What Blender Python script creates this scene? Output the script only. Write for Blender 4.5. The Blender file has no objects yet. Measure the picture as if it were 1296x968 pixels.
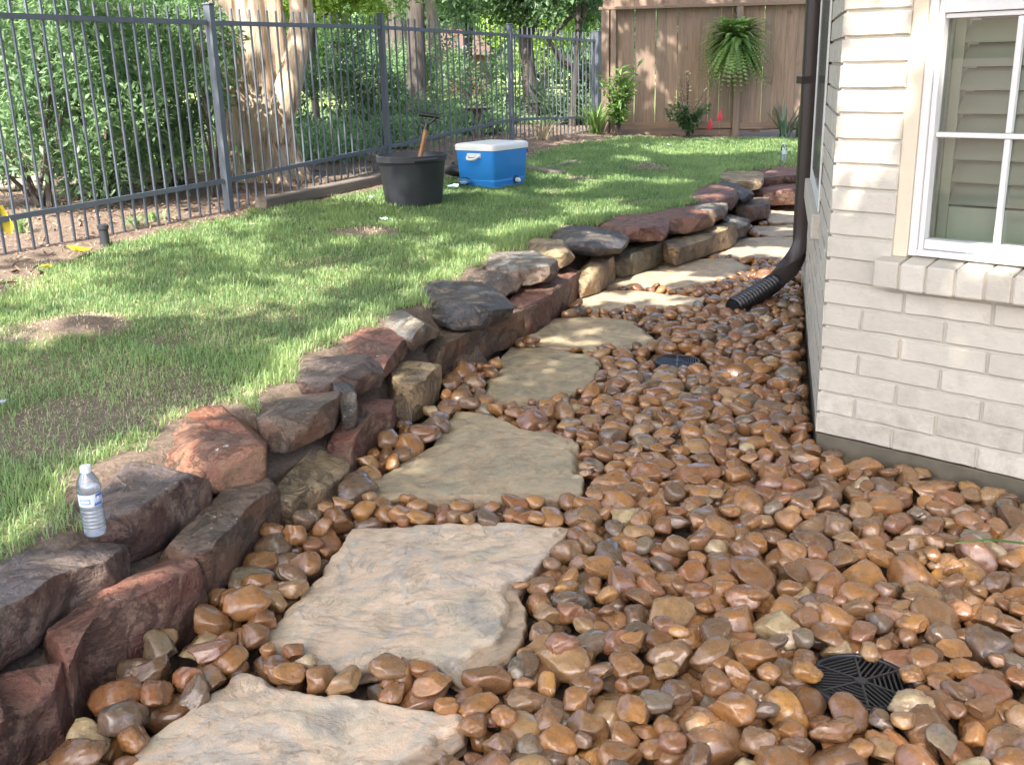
import bpy, math, random
import numpy as np
from mathutils import Matrix, Vector

# ------------------------------------------------------------------ camera, light, exposure
S = bpy.context.scene
H = 1.38                      # eye height above the gravel bed
F = 1300.0                    # focal length in photo pixels (1296 wide)
PITCH, ROLL = math.radians(17.07), math.radians(-1.42)
def _rot():
    c, s = math.cos(ROLL), math.sin(ROLL)
    rz = np.array([[c, -s, 0], [s, c, 0], [0, 0, 1]])
    a = math.pi / 2 - PITCH
    c, s = math.cos(a), math.sin(a)
    return np.array([[1, 0, 0], [0, c, -s], [0, s, c]]) @ rz
RM = _rot()
cd = bpy.data.cameras.new('camera'); cam = bpy.data.objects.new('camera', cd)
S.collection.objects.link(cam); S.camera = cam
cd.sensor_width = 36; cd.lens = 36 * F / 1296; cd.clip_end = 1000; cd.clip_start = 0.05
M4 = Matrix([[*RM[0], 0], [*RM[1], 0], [*RM[2], H], [0, 0, 0, 1]]); cam.matrix_world = M4

SUN = np.array([-0.30, -0.62, 0.92]); SUN /= np.linalg.norm(SUN)    # towards the sun
W = bpy.data.worlds.new('World'); S.world = W; W.use_nodes = True
wn = W.node_tree.nodes; bg = wn['Background']
sky = wn.new('ShaderNodeTexSky'); sky.sky_type = 'NISHITA'; sky.sun_disc = False
sky.air_density = .8; sky.dust_density = 4; sky.sun_elevation = math.asin(SUN[2]); sky.sun_rotation = math.atan2(SUN[0], SUN[1])
W.node_tree.links.new(sky.outputs[0], bg.inputs[0]); bg.inputs[1].default_value = 0.15
sl = bpy.data.lights.new('sun', 'SUN'); sl.energy = 2.7; sl.angle = math.radians(0.53); sl.color = (1, 0.95, 0.86)
so = bpy.data.objects.new('sun', sl); S.collection.objects.link(so)
so.rotation_euler = Vector(SUN).to_track_quat('Z', 'Y').to_euler()
S.view_settings.view_transform = 'Standard'; S.view_settings.look = 'None'
S.view_settings.exposure = 2.25; S.view_settings.gamma = 1
S.cycles.max_bounces = 8; S.cycles.transparent_max_bounces = 12; S.cycles.transmission_bounces = 8

# ------------------------------------------------------------------ helpers
rng = np.random.default_rng(7); random.seed(7)
C = S.collection
def ray(x, y):
    return RM @ np.array([x - 648, -(y - 484), -F]) / F
def pix(x, y, z):
    """point of the horizontal plane z seen at photo pixel x, y"""
    d = ray(x, y); t = (z - H) / d[2]; return d * t + np.array([0, 0, H])
def pixY(x, y, Y):
    """point at forward distance Y seen at photo pixel x, y"""
    d = ray(x, y); t = Y / d[1]; return d * t + np.array([0, 0, H])
def topx(p):
    v = (np.asarray(p, float) - np.array([0, 0, H])) @ RM
    return 648 + F * v[..., 0] / -v[..., 2], 484 - F * v[..., 1] / -v[..., 2], -v[..., 2]

def _hash(i, j, k, s):
    n = (i * 374761393 + j * 668265263 + k * 2147483647 + s * 1274126177) & 0xffffffff
    n = ((n ^ (n >> 13)) * 1274126177) & 0xffffffff
    return ((n ^ (n >> 16)) & 0xffff) / 32767.5 - 1
def vnoise(p, s=0):
    p = np.asarray(p, float)
    if p.shape[-1] == 2: p = np.concatenate([p, np.zeros(p.shape[:-1] + (1,))], -1)
    f = np.floor(p); t = p - f; t = t * t * (3 - 2 * t); i = f.astype(np.int64)
    r = 0
    for a in (0, 1):
        for b in (0, 1):
            for c in (0, 1):
                w = (t[..., 0] if a else 1 - t[..., 0]) * (t[..., 1] if b else 1 - t[..., 1]) * (t[..., 2] if c else 1 - t[..., 2])
                r = r + w * _hash(i[..., 0] + a, i[..., 1] + b, i[..., 2] + c, s)
    return r
def fbm(p, s=0, o=4):
    p = np.asarray(p, float); r = 0; a = 1
    for k in range(o):
        r = r + a * vnoise(p * 2 ** k + k * 7.3, s + k); a *= .5
    return r / 1.6
def sstep(a, b, x):
    t = np.clip((x - a) / (b - a), 0, 1); return t * t * (3 - 2 * t)

def mesh(name, v, f, smooth=False, attrs=None):
    """f: int array (n,3)/(n,4) or list of such arrays / lists of tuples"""
    me = bpy.data.meshes.new(name)
    v = np.asarray(v, np.float32)
    fs = f if isinstance(f, list) and len(f) and isinstance(f[0], np.ndarray) else None
    if isinstance(f, np.ndarray): fs = [f]
    if fs is None:
        me.from_pydata(v.tolist(), [], [tuple(int(i) for i in q) for q in f])
    else:
        fs = [q for q in fs if len(q)]
        loops = np.concatenate([q.ravel() for q in fs]).astype(np.int32)
        tot = np.concatenate([np.full(len(q), q.shape[1], np.int32) for q in fs])
        st = np.concatenate([[0], np.cumsum(tot)[:-1]]).astype(np.int32)
        me.vertices.add(len(v)); me.vertices.foreach_set('co', v.ravel())
        me.loops.add(len(loops)); me.loops.foreach_set('vertex_index', loops)
        me.polygons.add(len(tot)); me.polygons.foreach_set('loop_start', st); me.polygons.foreach_set('loop_total', tot)
        me.update(calc_edges=True)
    if smooth: me.polygons.foreach_set('use_smooth', np.ones(len(me.polygons), bool))
    for k, a in (attrs or {}).items():
        at = me.attributes.new(k, 'FLOAT', 'POINT'); at.data.foreach_set('value', np.asarray(a, np.float32))
    return me
def link(name, me, mat=None, parent=None, loc=None, **props):
    o = bpy.data.objects.new(name, me)
    if mat is not None and me is not None and not me.materials: me.materials.append(mat)
    if loc is not None: o.location = loc
    if parent is not None: o.parent = parent
    for k, a in props.items(): o[k] = a
    C.objects.link(o); return o
def empty(name, loc, **props):
    return link(name, None, loc=loc, **props)
class Geo:
    """collects simple shapes into one mesh"""
    def __init__(s): s.v = []; s.q = []; s.n = 0
    def add(s, v, f):
        s.v.append(np.asarray(v, float)); s.q += [tuple(i + s.n for i in q) for q in f]; s.n += len(v); return s
    def box(s, a, b, R=None, o=(0, 0, 0)):
        x0, y0, z0 = a; x1, y1, z1 = b
        v = np.array([[x0, y0, z0], [x1, y0, z0], [x1, y1, z0], [x0, y1, z0], [x0, y0, z1], [x1, y0, z1], [x1, y1, z1], [x0, y1, z1]], float)
        if R is not None: v = v @ np.asarray(R).T
        v = v + np.asarray(o)
        return s.add(v, [(0, 3, 2, 1), (4, 5, 6, 7), (0, 1, 5, 4), (1, 2, 6, 5), (2, 3, 7, 6), (3, 0, 4, 7)])
    def tube(s, pts, r, n=10, cap=True, squash=(1, 1)):
        pts = np.asarray(pts, float); m = len(pts)
        r = np.broadcast_to(np.asarray(r, float), (m,)); t = np.gradient(pts, axis=0)
        t /= np.linalg.norm(t, axis=1)[:, None] + 1e-9
        up = np.array([0, 0, 1.0]) if abs(t[0][2]) < .9 else np.array([1.0, 0, 0])
        vs = []
        a = np.cross(up, t[0]); a /= np.linalg.norm(a)
        for i in range(m):
            a = a - t[i] * (a @ t[i]); a /= np.linalg.norm(a); b = np.cross(t[i], a)
            th = np.linspace(0, 2 * np.pi, n, endpoint=False)
            vs.append(pts[i] + r[i] * (np.cos(th)[:, None] * a * squash[0] + np.sin(th)[:, None] * b * squash[1]))
        f = [(i * n + j, i * n + (j + 1) % n, (i + 1) * n + (j + 1) % n, (i + 1) * n + j) for i in range(m - 1) for j in range(n)]
        if cap: f += [tuple(range(n))[::-1], tuple((m - 1) * n + j for j in range(n))]
        return s.add(np.concatenate(vs), f)
    def lathe(s, prof, n=32, o=(0, 0, 0), cap=True):
        th = np.linspace(0, 2 * np.pi, n, endpoint=False); vs = []
        for r, z in prof: vs.append(np.stack([r * np.cos(th), r * np.sin(th), np.full(n, z)], 1) + np.asarray(o))
        m = len(prof)
        f = [(i * n + j, i * n + (j + 1) % n, (i + 1) * n + (j + 1) % n, (i + 1) * n + j) for i in range(m - 1) for j in range(n)]
        if cap:
            if prof[0][0] > 1e-4: f.append(tuple(range(n))[::-1])
            if prof[-1][0] > 1e-4: f.append(tuple((m - 1) * n + j for j in range(n)))
        return s.add(np.concatenate(vs), f)
    def me(s, name, smooth=False): return mesh(name, np.concatenate(s.v), s.q, smooth)
    def obj(s, name, mat, parent=None, smooth=False, bevel=0, seg=2, loc=None, **props):
        o = link(name, s.me(name, smooth), mat, parent, loc, **props)
        if bevel:
            m = o.modifiers.new('b', 'BEVEL'); m.width = bevel; m.segments = seg; m.limit_method = 'ANGLE'; m.angle_limit = math.radians(40)
            if smooth: o.data.set_sharp_from_angle(angle=math.radians(50)) if hasattr(o.data, 'set_sharp_from_angle') else None
        elif smooth and hasattr(o.data, 'set_sharp_from_angle'): o.data.set_sharp_from_angle(angle=math.radians(50))
        return o

# ------------------------------------------------------------------ materials
def material(name):
    m = bpy.data.materials.new(name); m.use_nodes = True
    nt = m.node_tree; return m, nt, nt.nodes['Principled BSDF']
def node(nt, t, **kw):
    n = nt.nodes.new(t)
    for k, a in kw.items():
        if k.startswith('_'): setattr(n, k[1:], a)
        else:
            key = k.replace('__', ' ')
            n.inputs[int(key[1:]) if key[0] == 'i' and key[1:].isdigit() else key].default_value = a
    return n
def coords(nt, obj=True):
    return node(nt, 'ShaderNodeTexCoord').outputs['Object'] if obj else node(nt, 'ShaderNodeNewGeometry').outputs['Position']
def noise(nt, vec, scale, detail=5, rough=.55, dist=0):
    n = node(nt, 'ShaderNodeTexNoise', Scale=scale, Detail=detail, Roughness=rough, Distortion=dist)
    nt.links.new(vec, n.inputs['Vector']); return n.outputs['Fac']
def ramp(nt, fac, stops, interp='LINEAR'):
    r = node(nt, 'ShaderNodeValToRGB'); r.color_ramp.interpolation = interp
    e = r.color_ramp.elements
    while len(e) < len(stops): e.new(.5)
    for x, (p, c) in zip(e, stops): x.position = p; x.color = (*c, 1) if len(c) == 3 else c
    nt.links.new(fac, r.inputs[0]); return r.outputs[0]
def mixc(nt, fac, a, b, mode='MIX'):
    m = node(nt, 'ShaderNodeMix', _data_type='RGBA', _blend_type=mode)
    for sock, val in ((m.inputs[0], fac), (m.inputs[6], a), (m.inputs[7], b)):
        if hasattr(val, 'links'): nt.links.new(val, sock)
        elif isinstance(val, (int, float)): sock.default_value = val
        else: sock.default_value = (*val, 1)
    return m.outputs[2]
def math_(nt, op, a, b=0.0):
    m = node(nt, 'ShaderNodeMath', _operation=op)
    for s_, v_ in ((m.inputs[0], a), (m.inputs[1], b)):
        if hasattr(v_, 'links'): nt.links.new(v_, s_)
        else: s_.default_value = v_
    return m.outputs[0]
def maprange(nt, v, a, b, c=0, d=1):
    m = node(nt, 'ShaderNodeMapRange'); nt.links.new(v, m.inputs[0])
    for i, q in enumerate((a, b, c, d)): m.inputs[i + 1].default_value = q
    return m.outputs[0]
def bump(nt, bs, h, strength=.3, dist=.01, prev=None):
    b = node(nt, 'ShaderNodeBump', Strength=strength, Distance=dist); nt.links.new(h, b.inputs['Height'])
    if prev is not None: nt.links.new(prev, b.inputs['Normal'])
    if bs is not None: nt.links.new(b.outputs[0], bs.inputs['Normal'])
    return b.outputs[0]
def plain(name, col, rough=.6, metal=0, var=.15, scale=30, bmp=.1, spec=.5):
    m, nt, bs = material(name); v = coords(nt)
    n = noise(nt, v, scale)
    c = mixc(nt, n, tuple(x * (1 - var) for x in col), tuple(min(1, x * (1 + var)) for x in col))
    nt.links.new(c, bs.inputs['Base Color']); bs.inputs['Roughness'].default_value = rough
    bs.inputs['Metallic'].default_value = metal; bs.inputs['Specular IOR Level'].default_value = spec
    if bmp: bump(nt, bs, noise(nt, v, scale * 4), bmp, .003)
    return m
def leafmat(name, dark, light, trans=.45, scale=6, rough=.45):
    m, nt, bs = material(name)
    at = node(nt, 'ShaderNodeAttribute', _attribute_name='tone')
    n = noise(nt, coords(nt), scale, 2)
    f = math_(nt, 'ADD', math_(nt, 'MULTIPLY', at.outputs['Fac'], .7), math_(nt, 'MULTIPLY', n, .4))
    c = ramp(nt, f, [(0.15, dark), (.85, light)])
    nt.links.new(c, bs.inputs['Base Color']); bs.inputs['Roughness'].default_value = rough
    tr = node(nt, 'ShaderNodeBsdfTranslucent'); hs = node(nt, 'ShaderNodeHueSaturation', Hue=.485, Saturation=1.1, Value=1.5)
    nt.links.new(c, hs.inputs['Color']); nt.links.new(hs.outputs[0], tr.inputs['Color'])
    mx = node(nt, 'ShaderNodeMixShader'); mx.inputs[0].default_value = trans
    nt.links.new(bs.outputs[0], mx.inputs[1]); nt.links.new(tr.outputs[0], mx.inputs[2])
    nt.links.new(mx.outputs[0], nt.nodes['Material Output'].inputs['Surface'])
    return m

def pebble_material():
    m, nt, bs = material('wet_river_pebble'); v = coords(nt, False)
    oi = node(nt, 'ShaderNodeObjectInfo').outputs['Random']
    at = node(nt, 'ShaderNodeAttribute', _attribute_name='tone').outputs['Fac']
    r = math_(nt, 'FRACT', math_(nt, 'ADD', oi, at))
    base = ramp(nt, r, [(0, (.36, .17, .06)), (.10, (.24, .115, .05)), (.20, (.44, .22, .08)), (.30, (.29, .145, .062)), (.40, (.17, .10, .06)),
                        (.50, (.42, .20, .07)), (.60, (.29, .17, .09)), (.68, (.34, .145, .06)), (.76, (.42, .26, .13)), (.83, (.14, .105, .08)),
                        (.88, (.30, .14, .085)), (.925, (.23, .20, .16)), (.955, (.52, .27, .085)), (.98, (.60, .48, .31)), (1, (.35, .19, .08))], 'CONSTANT')
    add = node(nt, 'ShaderNodeVectorMath', _operation='ADD'); nt.links.new(v, add.inputs[0])
    cmb = node(nt, 'ShaderNodeCombineXYZ'); k = math_(nt, 'MULTIPLY', r, 53.0)
    base = mixc(nt, 1.0, base, (.88, .83, .70), 'MULTIPLY')
    for i in range(3): nt.links.new(k, cmb.inputs[i])
    nt.links.new(cmb.outputs[0], add.inputs[1]); vv = add.outputs[0]
    n1 = noise(nt, vv, 22, 4, .6, .4); n2 = noise(nt, vv, 190, 4, .7)
    c = mixc(nt, maprange(nt, n1, .38, .62), base, mixc(nt, .6, base, (.20, .105, .05)))
    c = mixc(nt, maprange(nt, n1, .62, .75, 0, .55), c, mixc(nt, .5, base, (.46, .30, .17)))
    c = mixc(nt, maprange(nt, n2, .4, .7, .0, .55), c, mixc(nt, .6, c, (.06, .035, .022)))
    c = mixc(nt, maprange(nt, noise(nt, vv, 70, 4, .6), .62, .70, 0, .5), c, mixc(nt, .5, c, (.55, .42, .28)))
    nt.links.new(c, bs.inputs['Base Color'])
    nt.links.new(maprange(nt, noise(nt, vv, 35, 3), .38, .62, .18, .55), bs.inputs['Roughness'])
    bs.inputs['Coat Weight'].default_value = .8; bs.inputs['Coat Roughness'].default_value = .10
    bp = bump(nt, None, noise(nt, vv, 40, 6, .7), .45, .008)
    bump(nt, bs, n2, .4, .002, bp)
    return m
def rock_material(name, top, side, mottle, wet=.45, scale=1.0):
    """sandstone: weathered upper skin, broken redder sides, layers and lichen"""
    m, nt, bs = material(name); v = coords(nt)
    geo = node(nt, 'ShaderNodeNewGeometry')
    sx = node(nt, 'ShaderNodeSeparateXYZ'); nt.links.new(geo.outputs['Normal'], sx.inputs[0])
    n1 = noise(nt, v, 5 * scale, 6, .6, .6); n2 = noise(nt, v, 18 * scale, 6, .65, .3); n3 = noise(nt, v, 110, 4, .7)
    mp = node(nt, 'ShaderNodeMapping'); mp.inputs['Scale'].default_value = (3, 3, 40); nt.links.new(v, mp.inputs[0])
    strata = noise(nt, mp.outputs[0], 1.6, 3, .5, 1.2)
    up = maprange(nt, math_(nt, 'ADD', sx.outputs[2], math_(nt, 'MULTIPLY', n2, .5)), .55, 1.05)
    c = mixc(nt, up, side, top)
    c = mixc(nt, maprange(nt, n1, .44, .58, 0, .9), c, mottle)
    c = mixc(nt, maprange(nt, n2, .52, .66, 0, .75), c, mixc(nt, .5, side, (.40, .26, .16)))
    c = mixc(nt, maprange(nt, noise(nt, v, 9 * scale, 6, .7, 1.0), .52, .64, 0, .7), c, mixc(nt, .6, side, (.03, .028, .03)))
    c = mixc(nt, maprange(nt, strata, .35, .65, 0, .3), c, mixc(nt, .5, c, (.06, .04, .035)))
    c = mixc(nt, maprange(nt, n3, .35, .7, 0, .65), c, mixc(nt, .6, c, (.03, .022, .02)))
    spots = math_(nt, 'MULTIPLY', maprange(nt, noise(nt, v, 55, 3, .5), .66, .72, 0, 1), maprange(nt, noise(nt, v, 4, 2), .55, .62))
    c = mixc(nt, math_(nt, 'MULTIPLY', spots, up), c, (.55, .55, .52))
    cn = noise(nt, v, 6, 9, .72, .7); crk = maprange(nt, math_(nt, 'ABSOLUTE', math_(nt, 'SUBTRACT', cn, .52)), 0, .012, 1, 0)
    c = mixc(nt, math_(nt, 'MULTIPLY', crk, .55), c, (.03, .02, .018))
    nt.links.new(c, bs.inputs['Base Color'])
    nt.links.new(maprange(nt, n2, .3, .7, wet, wet + .35), bs.inputs['Roughness'])
    b1 = bump(nt, None, n2, .8, .03); b2 = bump(nt, None, strata, .4, .012, b1); b3 = bump(nt, None, maprange(nt, cn, .49, .55), .7, .02, b2); bump(nt, bs, n3, .6, .006, b3)
    return m
def slab_material():
    m, nt, bs = material('tan_flagstone'); v = coords(nt, False)
    oi = node(nt, 'ShaderNodeObjectInfo').outputs['Random']
    n1 = noise(nt, v, 3.6, 6, .65, .4); n2 = noise(nt, v, 15, 8, .75, .3); n3 = noise(nt, v, 160, 4, .7)
    a = ramp(nt, n1, [(.32, (.44, .39, .33)), (.42, (.66, .54, .39)), (.49, (.80, .59, .41)), (.55, (.58, .50, .41)), (.61, (.77, .56, .38)), (.70, (.50, .46, .40))])
    b = ramp(nt, n1, [(.34, (.30, .26, .17)), (.44, (.42, .34, .21)), (.52, (.47, .35, .205)), (.58, (.34, .29, .19)), (.68, (.42, .335, .19))])
    c = mixc(nt, node(nt, 'ShaderNodeAttribute', _attribute_name='ochre').outputs['Fac'], a, b)
    c = mixc(nt, maprange(nt, n2, .42, .68, 0, .6), c, mixc(nt, .5, c, (.16, .12, .08)))
    c = mixc(nt, maprange(nt, n2, .30, .42, .45, 0), c, (.55, .47, .36))
    c = mixc(nt, maprange(nt, n3, .3, .75, 0, .4), c, mixc(nt, .5, c, (.10, .08, .055)))
    ht = node(nt, 'ShaderNodeAttribute', _attribute_name='side').outputs['Fac']
    c = mixc(nt, math_(nt, 'MULTIPLY', ht, .75), c, (.22, .125, .065))
    nt.links.new(c, bs.inputs['Base Color'])
    nt.links.new(maprange(nt, n2, .3, .7, .42, .8), bs.inputs['Roughness'])
    mp = node(nt, 'ShaderNodeMapping'); mp.inputs['Rotation'].default_value = (0, 0, .7); mp.inputs['Scale'].default_value = (1, 1.25, 1); nt.links.new(v, mp.inputs[0])
    fl = noise(nt, mp.outputs[0], 11, 8, .72, .5)
    ct = noise(nt, mp.outputs[0], 3.5, 9, .75, .8); ln = maprange(nt, math_(nt, 'ABSOLUTE', math_(nt, 'SUBTRACT', ct, .5)), 0, .007, 1, 0)
    ln2 = maprange(nt, math_(nt, 'ABSOLUTE', math_(nt, 'SUBTRACT', ct, .58)), 0, .005, 1, 0)
    lm = math_(nt, 'MULTIPLY', math_(nt, 'MAXIMUM', ln, ln2), maprange(nt, n2, .4, .6)); c2 = mixc(nt, math_(nt, 'MULTIPLY', lm, .55), c, (.13, .09, .06)); nt.links.new(c2, bs.inputs['Base Color'])
    b1 = bump(nt, None, fl, .5, .014); b2 = bump(nt, None, maprange(nt, ct, .48, .52), .5, .012, b1); bump(nt, bs, n3, .5, .005, b2)
    return m
def brick_material():
    m, nt, bs = material('cream_painted_brick'); v = coords(nt, False)
    n1 = noise(nt, v, 2.2, 5); n2 = noise(nt, v, 40, 5, .6); n3 = noise(nt, v, 9, 4)
    oi = node(nt, 'ShaderNodeObjectInfo').outputs['Random']
    c = mixc(nt, n1, (.53, .475, .385), (.62, .57, .48))
    c = mixc(nt, math_(nt, 'MULTIPLY', oi, .8), c, (.48, .43, .35))
    c = mixc(nt, maprange(nt, n2, .62, .78, 0, .5), c, (.36, .33, .28))
    c = mixc(nt, maprange(nt, n3, .55, .72, 0, .35), c, (.36, .33, .27))
    sz = node(nt, 'ShaderNodeSeparateXYZ'); nt.links.new(v, sz.inputs[0])
    dirt = math_(nt, 'MULTIPLY', maprange(nt, sz.outputs[2], .10, .42, 1, 0), maprange(nt, noise(nt, v, 13, 6, .7), .42, .66))
    c = mixc(nt, math_(nt, 'MULTIPLY', dirt, .6), c, (.24, .19, .13))
    nt.links.new(c, bs.inputs['Base Color']); bs.inputs['Roughness'].default_value = .62
    b1 = bump(nt, None, noise(nt, v, 25, 5, .6), .7, .008); bump(nt, bs, noise(nt, v, 140, 3), .25, .002, b1)
    return m
def wood_material(name, a, b, c_, scale=1, axis=2):
    m, nt, bs = material(name); v = coords(nt)
    oi = node(nt, 'ShaderNodeObjectInfo').outputs['Random']
    add = node(nt, 'ShaderNodeVectorMath', _operation='ADD'); nt.links.new(v, add.inputs[0])
    cmb = node(nt, 'ShaderNodeCombineXYZ'); k = math_(nt, 'MULTIPLY', oi, 37.0)
    for i in range(3): nt.links.new(k, cmb.inputs[i])
    nt.links.new(cmb.outputs[0], add.inputs[1])
    mp = node(nt, 'ShaderNodeMapping'); s = [22, 22, 22]; s[axis] = 1.6; mp.inputs['Scale'].default_value = [q * scale for q in s]; nt.links.new(add.outputs[0], mp.inputs[0])
    g = noise(nt, mp.outputs[0], 1.2, 6, .6, 1.5); kn = noise(nt, add.outputs[0], 2.5, 3)
    c = mixc(nt, oi, a, b)
    c = mixc(nt, maprange(nt, g, .4, .65, 0, .55), c, c_)
    c = mixc(nt, maprange(nt, kn, .62, .72, 0, .6), c, tuple(x * .55 for x in c_))
    nt.links.new(c, bs.inputs['Base Color']); bs.inputs['Roughness'].default_value = .8
    bump(nt, bs, g, .35, .004); return m
def ground_material():
    m, nt, bs = material('yard_ground'); v = coords(nt, False)
    lawn = node(nt, 'ShaderNodeAttribute', _attribute_name='lawn').outputs['Fac']
    far = node(nt, 'ShaderNodeAttribute', _attribute_name='far').outputs['Fac']
    n1 = noise(nt, v, 6, 6, .7); n2 = noise(nt, v, 60, 5, .7)
    soil = mixc(nt, n1, (.09, .062, .048), (.19, .14, .105)); soil = mixc(nt, maprange(nt, n2, .45, .7), soil, (.26, .19, .14))
    turf = mixc(nt, n1, (.09, .12, .04), (.15, .16, .065))
    turf = mixc(nt, maprange(nt, n2, .5, .7, 0, .6), turf, (.12, .09, .05))
    farl = mixc(nt, n1, (.15, .22, .05), (.26, .30, .10))
    c = mixc(nt, maprange(nt, math_(nt, 'ADD', lawn, math_(nt, 'MULTIPLY', math_(nt, 'SUBTRACT', noise(nt, v, 28, 5, .7), .35), 1.3)), .35, .8), soil, turf)
    c = mixc(nt, far, c, farl)
    nt.links.new(c, bs.inputs['Base Color']); bs.inputs['Roughness'].default_value = .95
    bump(nt, bs, n2, .6, .02); return m
def bark_material(name, a, b, c_):
    m, nt, bs = material(name); v = coords(nt)
    mp = node(nt, 'ShaderNodeMapping'); mp.inputs['Scale'].default_value = (9, 9, .9); nt.links.new(v, mp.inputs[0])
    n1 = noise(nt, mp.outputs[0], 1.8, 7, .65, .9); n2 = noise(nt, v, 5, 4)
    c = mixc(nt, maprange(nt, n1, .40, .52), c_, a); c = mixc(nt, maprange(nt, n2, .45, .65, 0, .7), c, b)
    nt.links.new(c, bs.inputs['Base Color']); bs.inputs['Roughness'].default_value = .85
    bump(nt, bs, n1, .6, .03); return m
def glass_material(name, col=(1, 1, 1), rough=0.0, mixt=.0):
    m, nt, bs = material(name)
    tr = node(nt, 'ShaderNodeBsdfTransparent'); gl = node(nt, 'ShaderNodeBsdfGlossy', Roughness=rough)
    tr.inputs[0].default_value = (*col, 1)
    fr = node(nt, 'ShaderNodeFresnel', IOR=1.5); mx = node(nt, 'ShaderNodeMixShader')
    nt.links.new(math_(nt, 'ADD', math_(nt, 'MULTIPLY', fr.outputs[0], 1.4), mixt), mx.inputs[0])
    nt.links.new(tr.outputs[0], mx.inputs[1]); nt.links.new(gl.outputs[0], mx.inputs[2])
    nt.links.new(mx.outputs[0], nt.nodes['Material Output'].inputs['Surface']); return m

MAT = dict(
    pebble=pebble_material(), slab=slab_material(), brick=brick_material(), ground=ground_material(),
    mortar=plain('painted_mortar', (.49, .45, .375), .8, scale=20, bmp=.4),
    concrete=plain('stained_concrete', (.11, .092, .062), .85, var=.75, scale=11, bmp=.9),
    white=plain('white_trim_paint', (.70, .69, .66), .4, var=.03, bmp=.05),
    cream=plain('cream_casing_paint', (.70, .60, .44), .55, var=.06),
    shutter=plain('shutter_paint', (.50, .51, .43), .5, var=.03, bmp=0),
    glass=glass_material('window_glass', (.80, .86, .80), 0, .07),
    spout=plain('dark_brown_metal', (.034, .024, .022), .38, 0, .2, 12, .1),
    black=plain('black_plastic', (.018, .018, .020), .32, 0, .2, 20, .1),
    pot=plain('black_nursery_plastic', (.035, .038, .046), .55, 0, .6, 7, .3),
    blue=plain('blue_cooler_plastic', (.03, .26, .74), .38, 0, .08, 14, .12),
    lid=plain('white_cooler_plastic', (.80, .80, .78), .4, 0, .04),
    iron=plain('grey_painted_iron', (.12, .14, .17), .5, .1, .25, 14, .1),
    board=wood_material('cedar_board', (.34, .235, .17), (.25, .185, .14), (.15, .10, .075)),
    rail=wood_material('cedar_rail', (.29, .20, .145), (.25, .18, .135), (.15, .10, .07), 1, 0),
    timber=wood_material('weathered_timber', (.22, .18, .15), (.17, .14, .12), (.10, .08, .065), 1, 0),
    bark=bark_material('peeling_pale_bark', (.62, .48, .35), (.46, .39, .31), (.20, .12, .075)),
    bark2=bark_material('dark_grey_bark', (.09, .075, .065), (.12, .10, .085), (.045, .036, .03)),
    grass=leafmat('lawn_grass', (.10, .205, .085), (.31, .42, .17), .45, 2.2, .5),
    straw=leafmat('dry_grass', (.30, .24, .15), (.62, .55, .36), .25, 5, .7),
    leaf=leafmat('shrub_leaf', (.065, .14, .075), (.25, .38, .185), .45, 1.5),
    leafd=leafmat('dark_leaf', (.04, .09, .045), (.15, .25, .115), .35, 1.2),
    leafy=leafmat('bright_leaf', (.12, .24, .05), (.36, .50, .13), .5, 1.5),
    fern=leafmat('fern_leaf', (.08, .18, .05), (.28, .42, .14), .4, 4),
    yucca=leafmat('blue_green_leaf', (.04, .09, .055), (.11, .19, .12), .2, 4),
    mulch=plain('bark_mulch', (.13, .082, .055), .9, 0, .6, 5, .4),
    yellow=plain('yellow_plastic', (.72, .55, .03), .5, 0, .1), pink=plain('pink_flag_plastic', (.75, .05, .09), .5, 0, .05),
    paper=plain('white_scrap', (.62, .66, .70), .6, 0, .08), redbrick=plain('red_brick', (.16, .07, .05), .85, 0, .3, 3),
    roof=plain('brown_shingle', (.10, .085, .075), .9, 0, .3, 6), label=plain('blue_label', (.05, .15, .48), .4, 0, .05),
    handle=plain('varnished_wood', (.30, .14, .06), .4, 0, .2), iron2=plain('steel', (.35, .35, .36), .35, .9, .1),
)

# ------------------------------------------------------------------ terrain functions
LA, LB = np.array([-1.25, 2.55]), np.array([2.75, 9.9])             # line of the retaining wall
LD = (LB - LA) / np.linalg.norm(LB - LA); LN = np.array([-LD[1], LD[0]])
def zl(x, y):
    d = (x - LA[0]) * LN[0] + (y - LA[1]) * LN[1]
    return .25 + .006 * np.clip(y, 0, 15) + .047 * np.clip(d, 0, 4.6)
def onlawn(x, y):
    z = .3
    for _ in range(12):
        p = pix(x, y, z); z = float(zl(p[0], p[1]))
    return p
EDGE_PX = [(-260, 860), (-70, 742), (0, 700), (76, 662), (84, 600), (150, 572), (187, 555), (215, 532), (290, 507), (325, 503), (340, 485), (376, 470), (380, 446),
           (430, 425), (470, 402), (530, 381), (545, 358), (583, 342), (620, 320), (665, 303), (700, 287), (755, 277), (830, 265), (868, 254),
           (880, 240), (905, 226), (915, 216), (960, 211), (1005, 207), (1060, 205)]
EDGE = np.array([onlawn(*p)[:2] for p in EDGE_PX])
EDGE = np.concatenate([[EDGE[0] + (EDGE[0] - EDGE[1]) * 3], EDGE, [EDGE[-1] + [3, .1]]])
def sdist(x, y, line=EDGE):
    """signed distance to the wall line, positive on the lawn side (left)"""
    p = np.stack([x, y], -1).reshape(-1, 2); best = np.full(len(p), 1e9); sg = np.ones(len(p))
    for a, b in zip(line[:-1], line[1:]):
        d = b - a; t = np.clip(((p - a) @ d) / (d @ d), 0, 1); q = a + t[:, None] * d
        e = np.linalg.norm(p - q, axis=1); s = d[0] * (p[:, 1] - a[1]) - d[1] * (p[:, 0] - a[0])
        m = e < best - 1e-9; best[m] = e[m]; sg[m] = np.sign(s[m])
    return (best * sg).reshape(np.shape(x))
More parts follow.
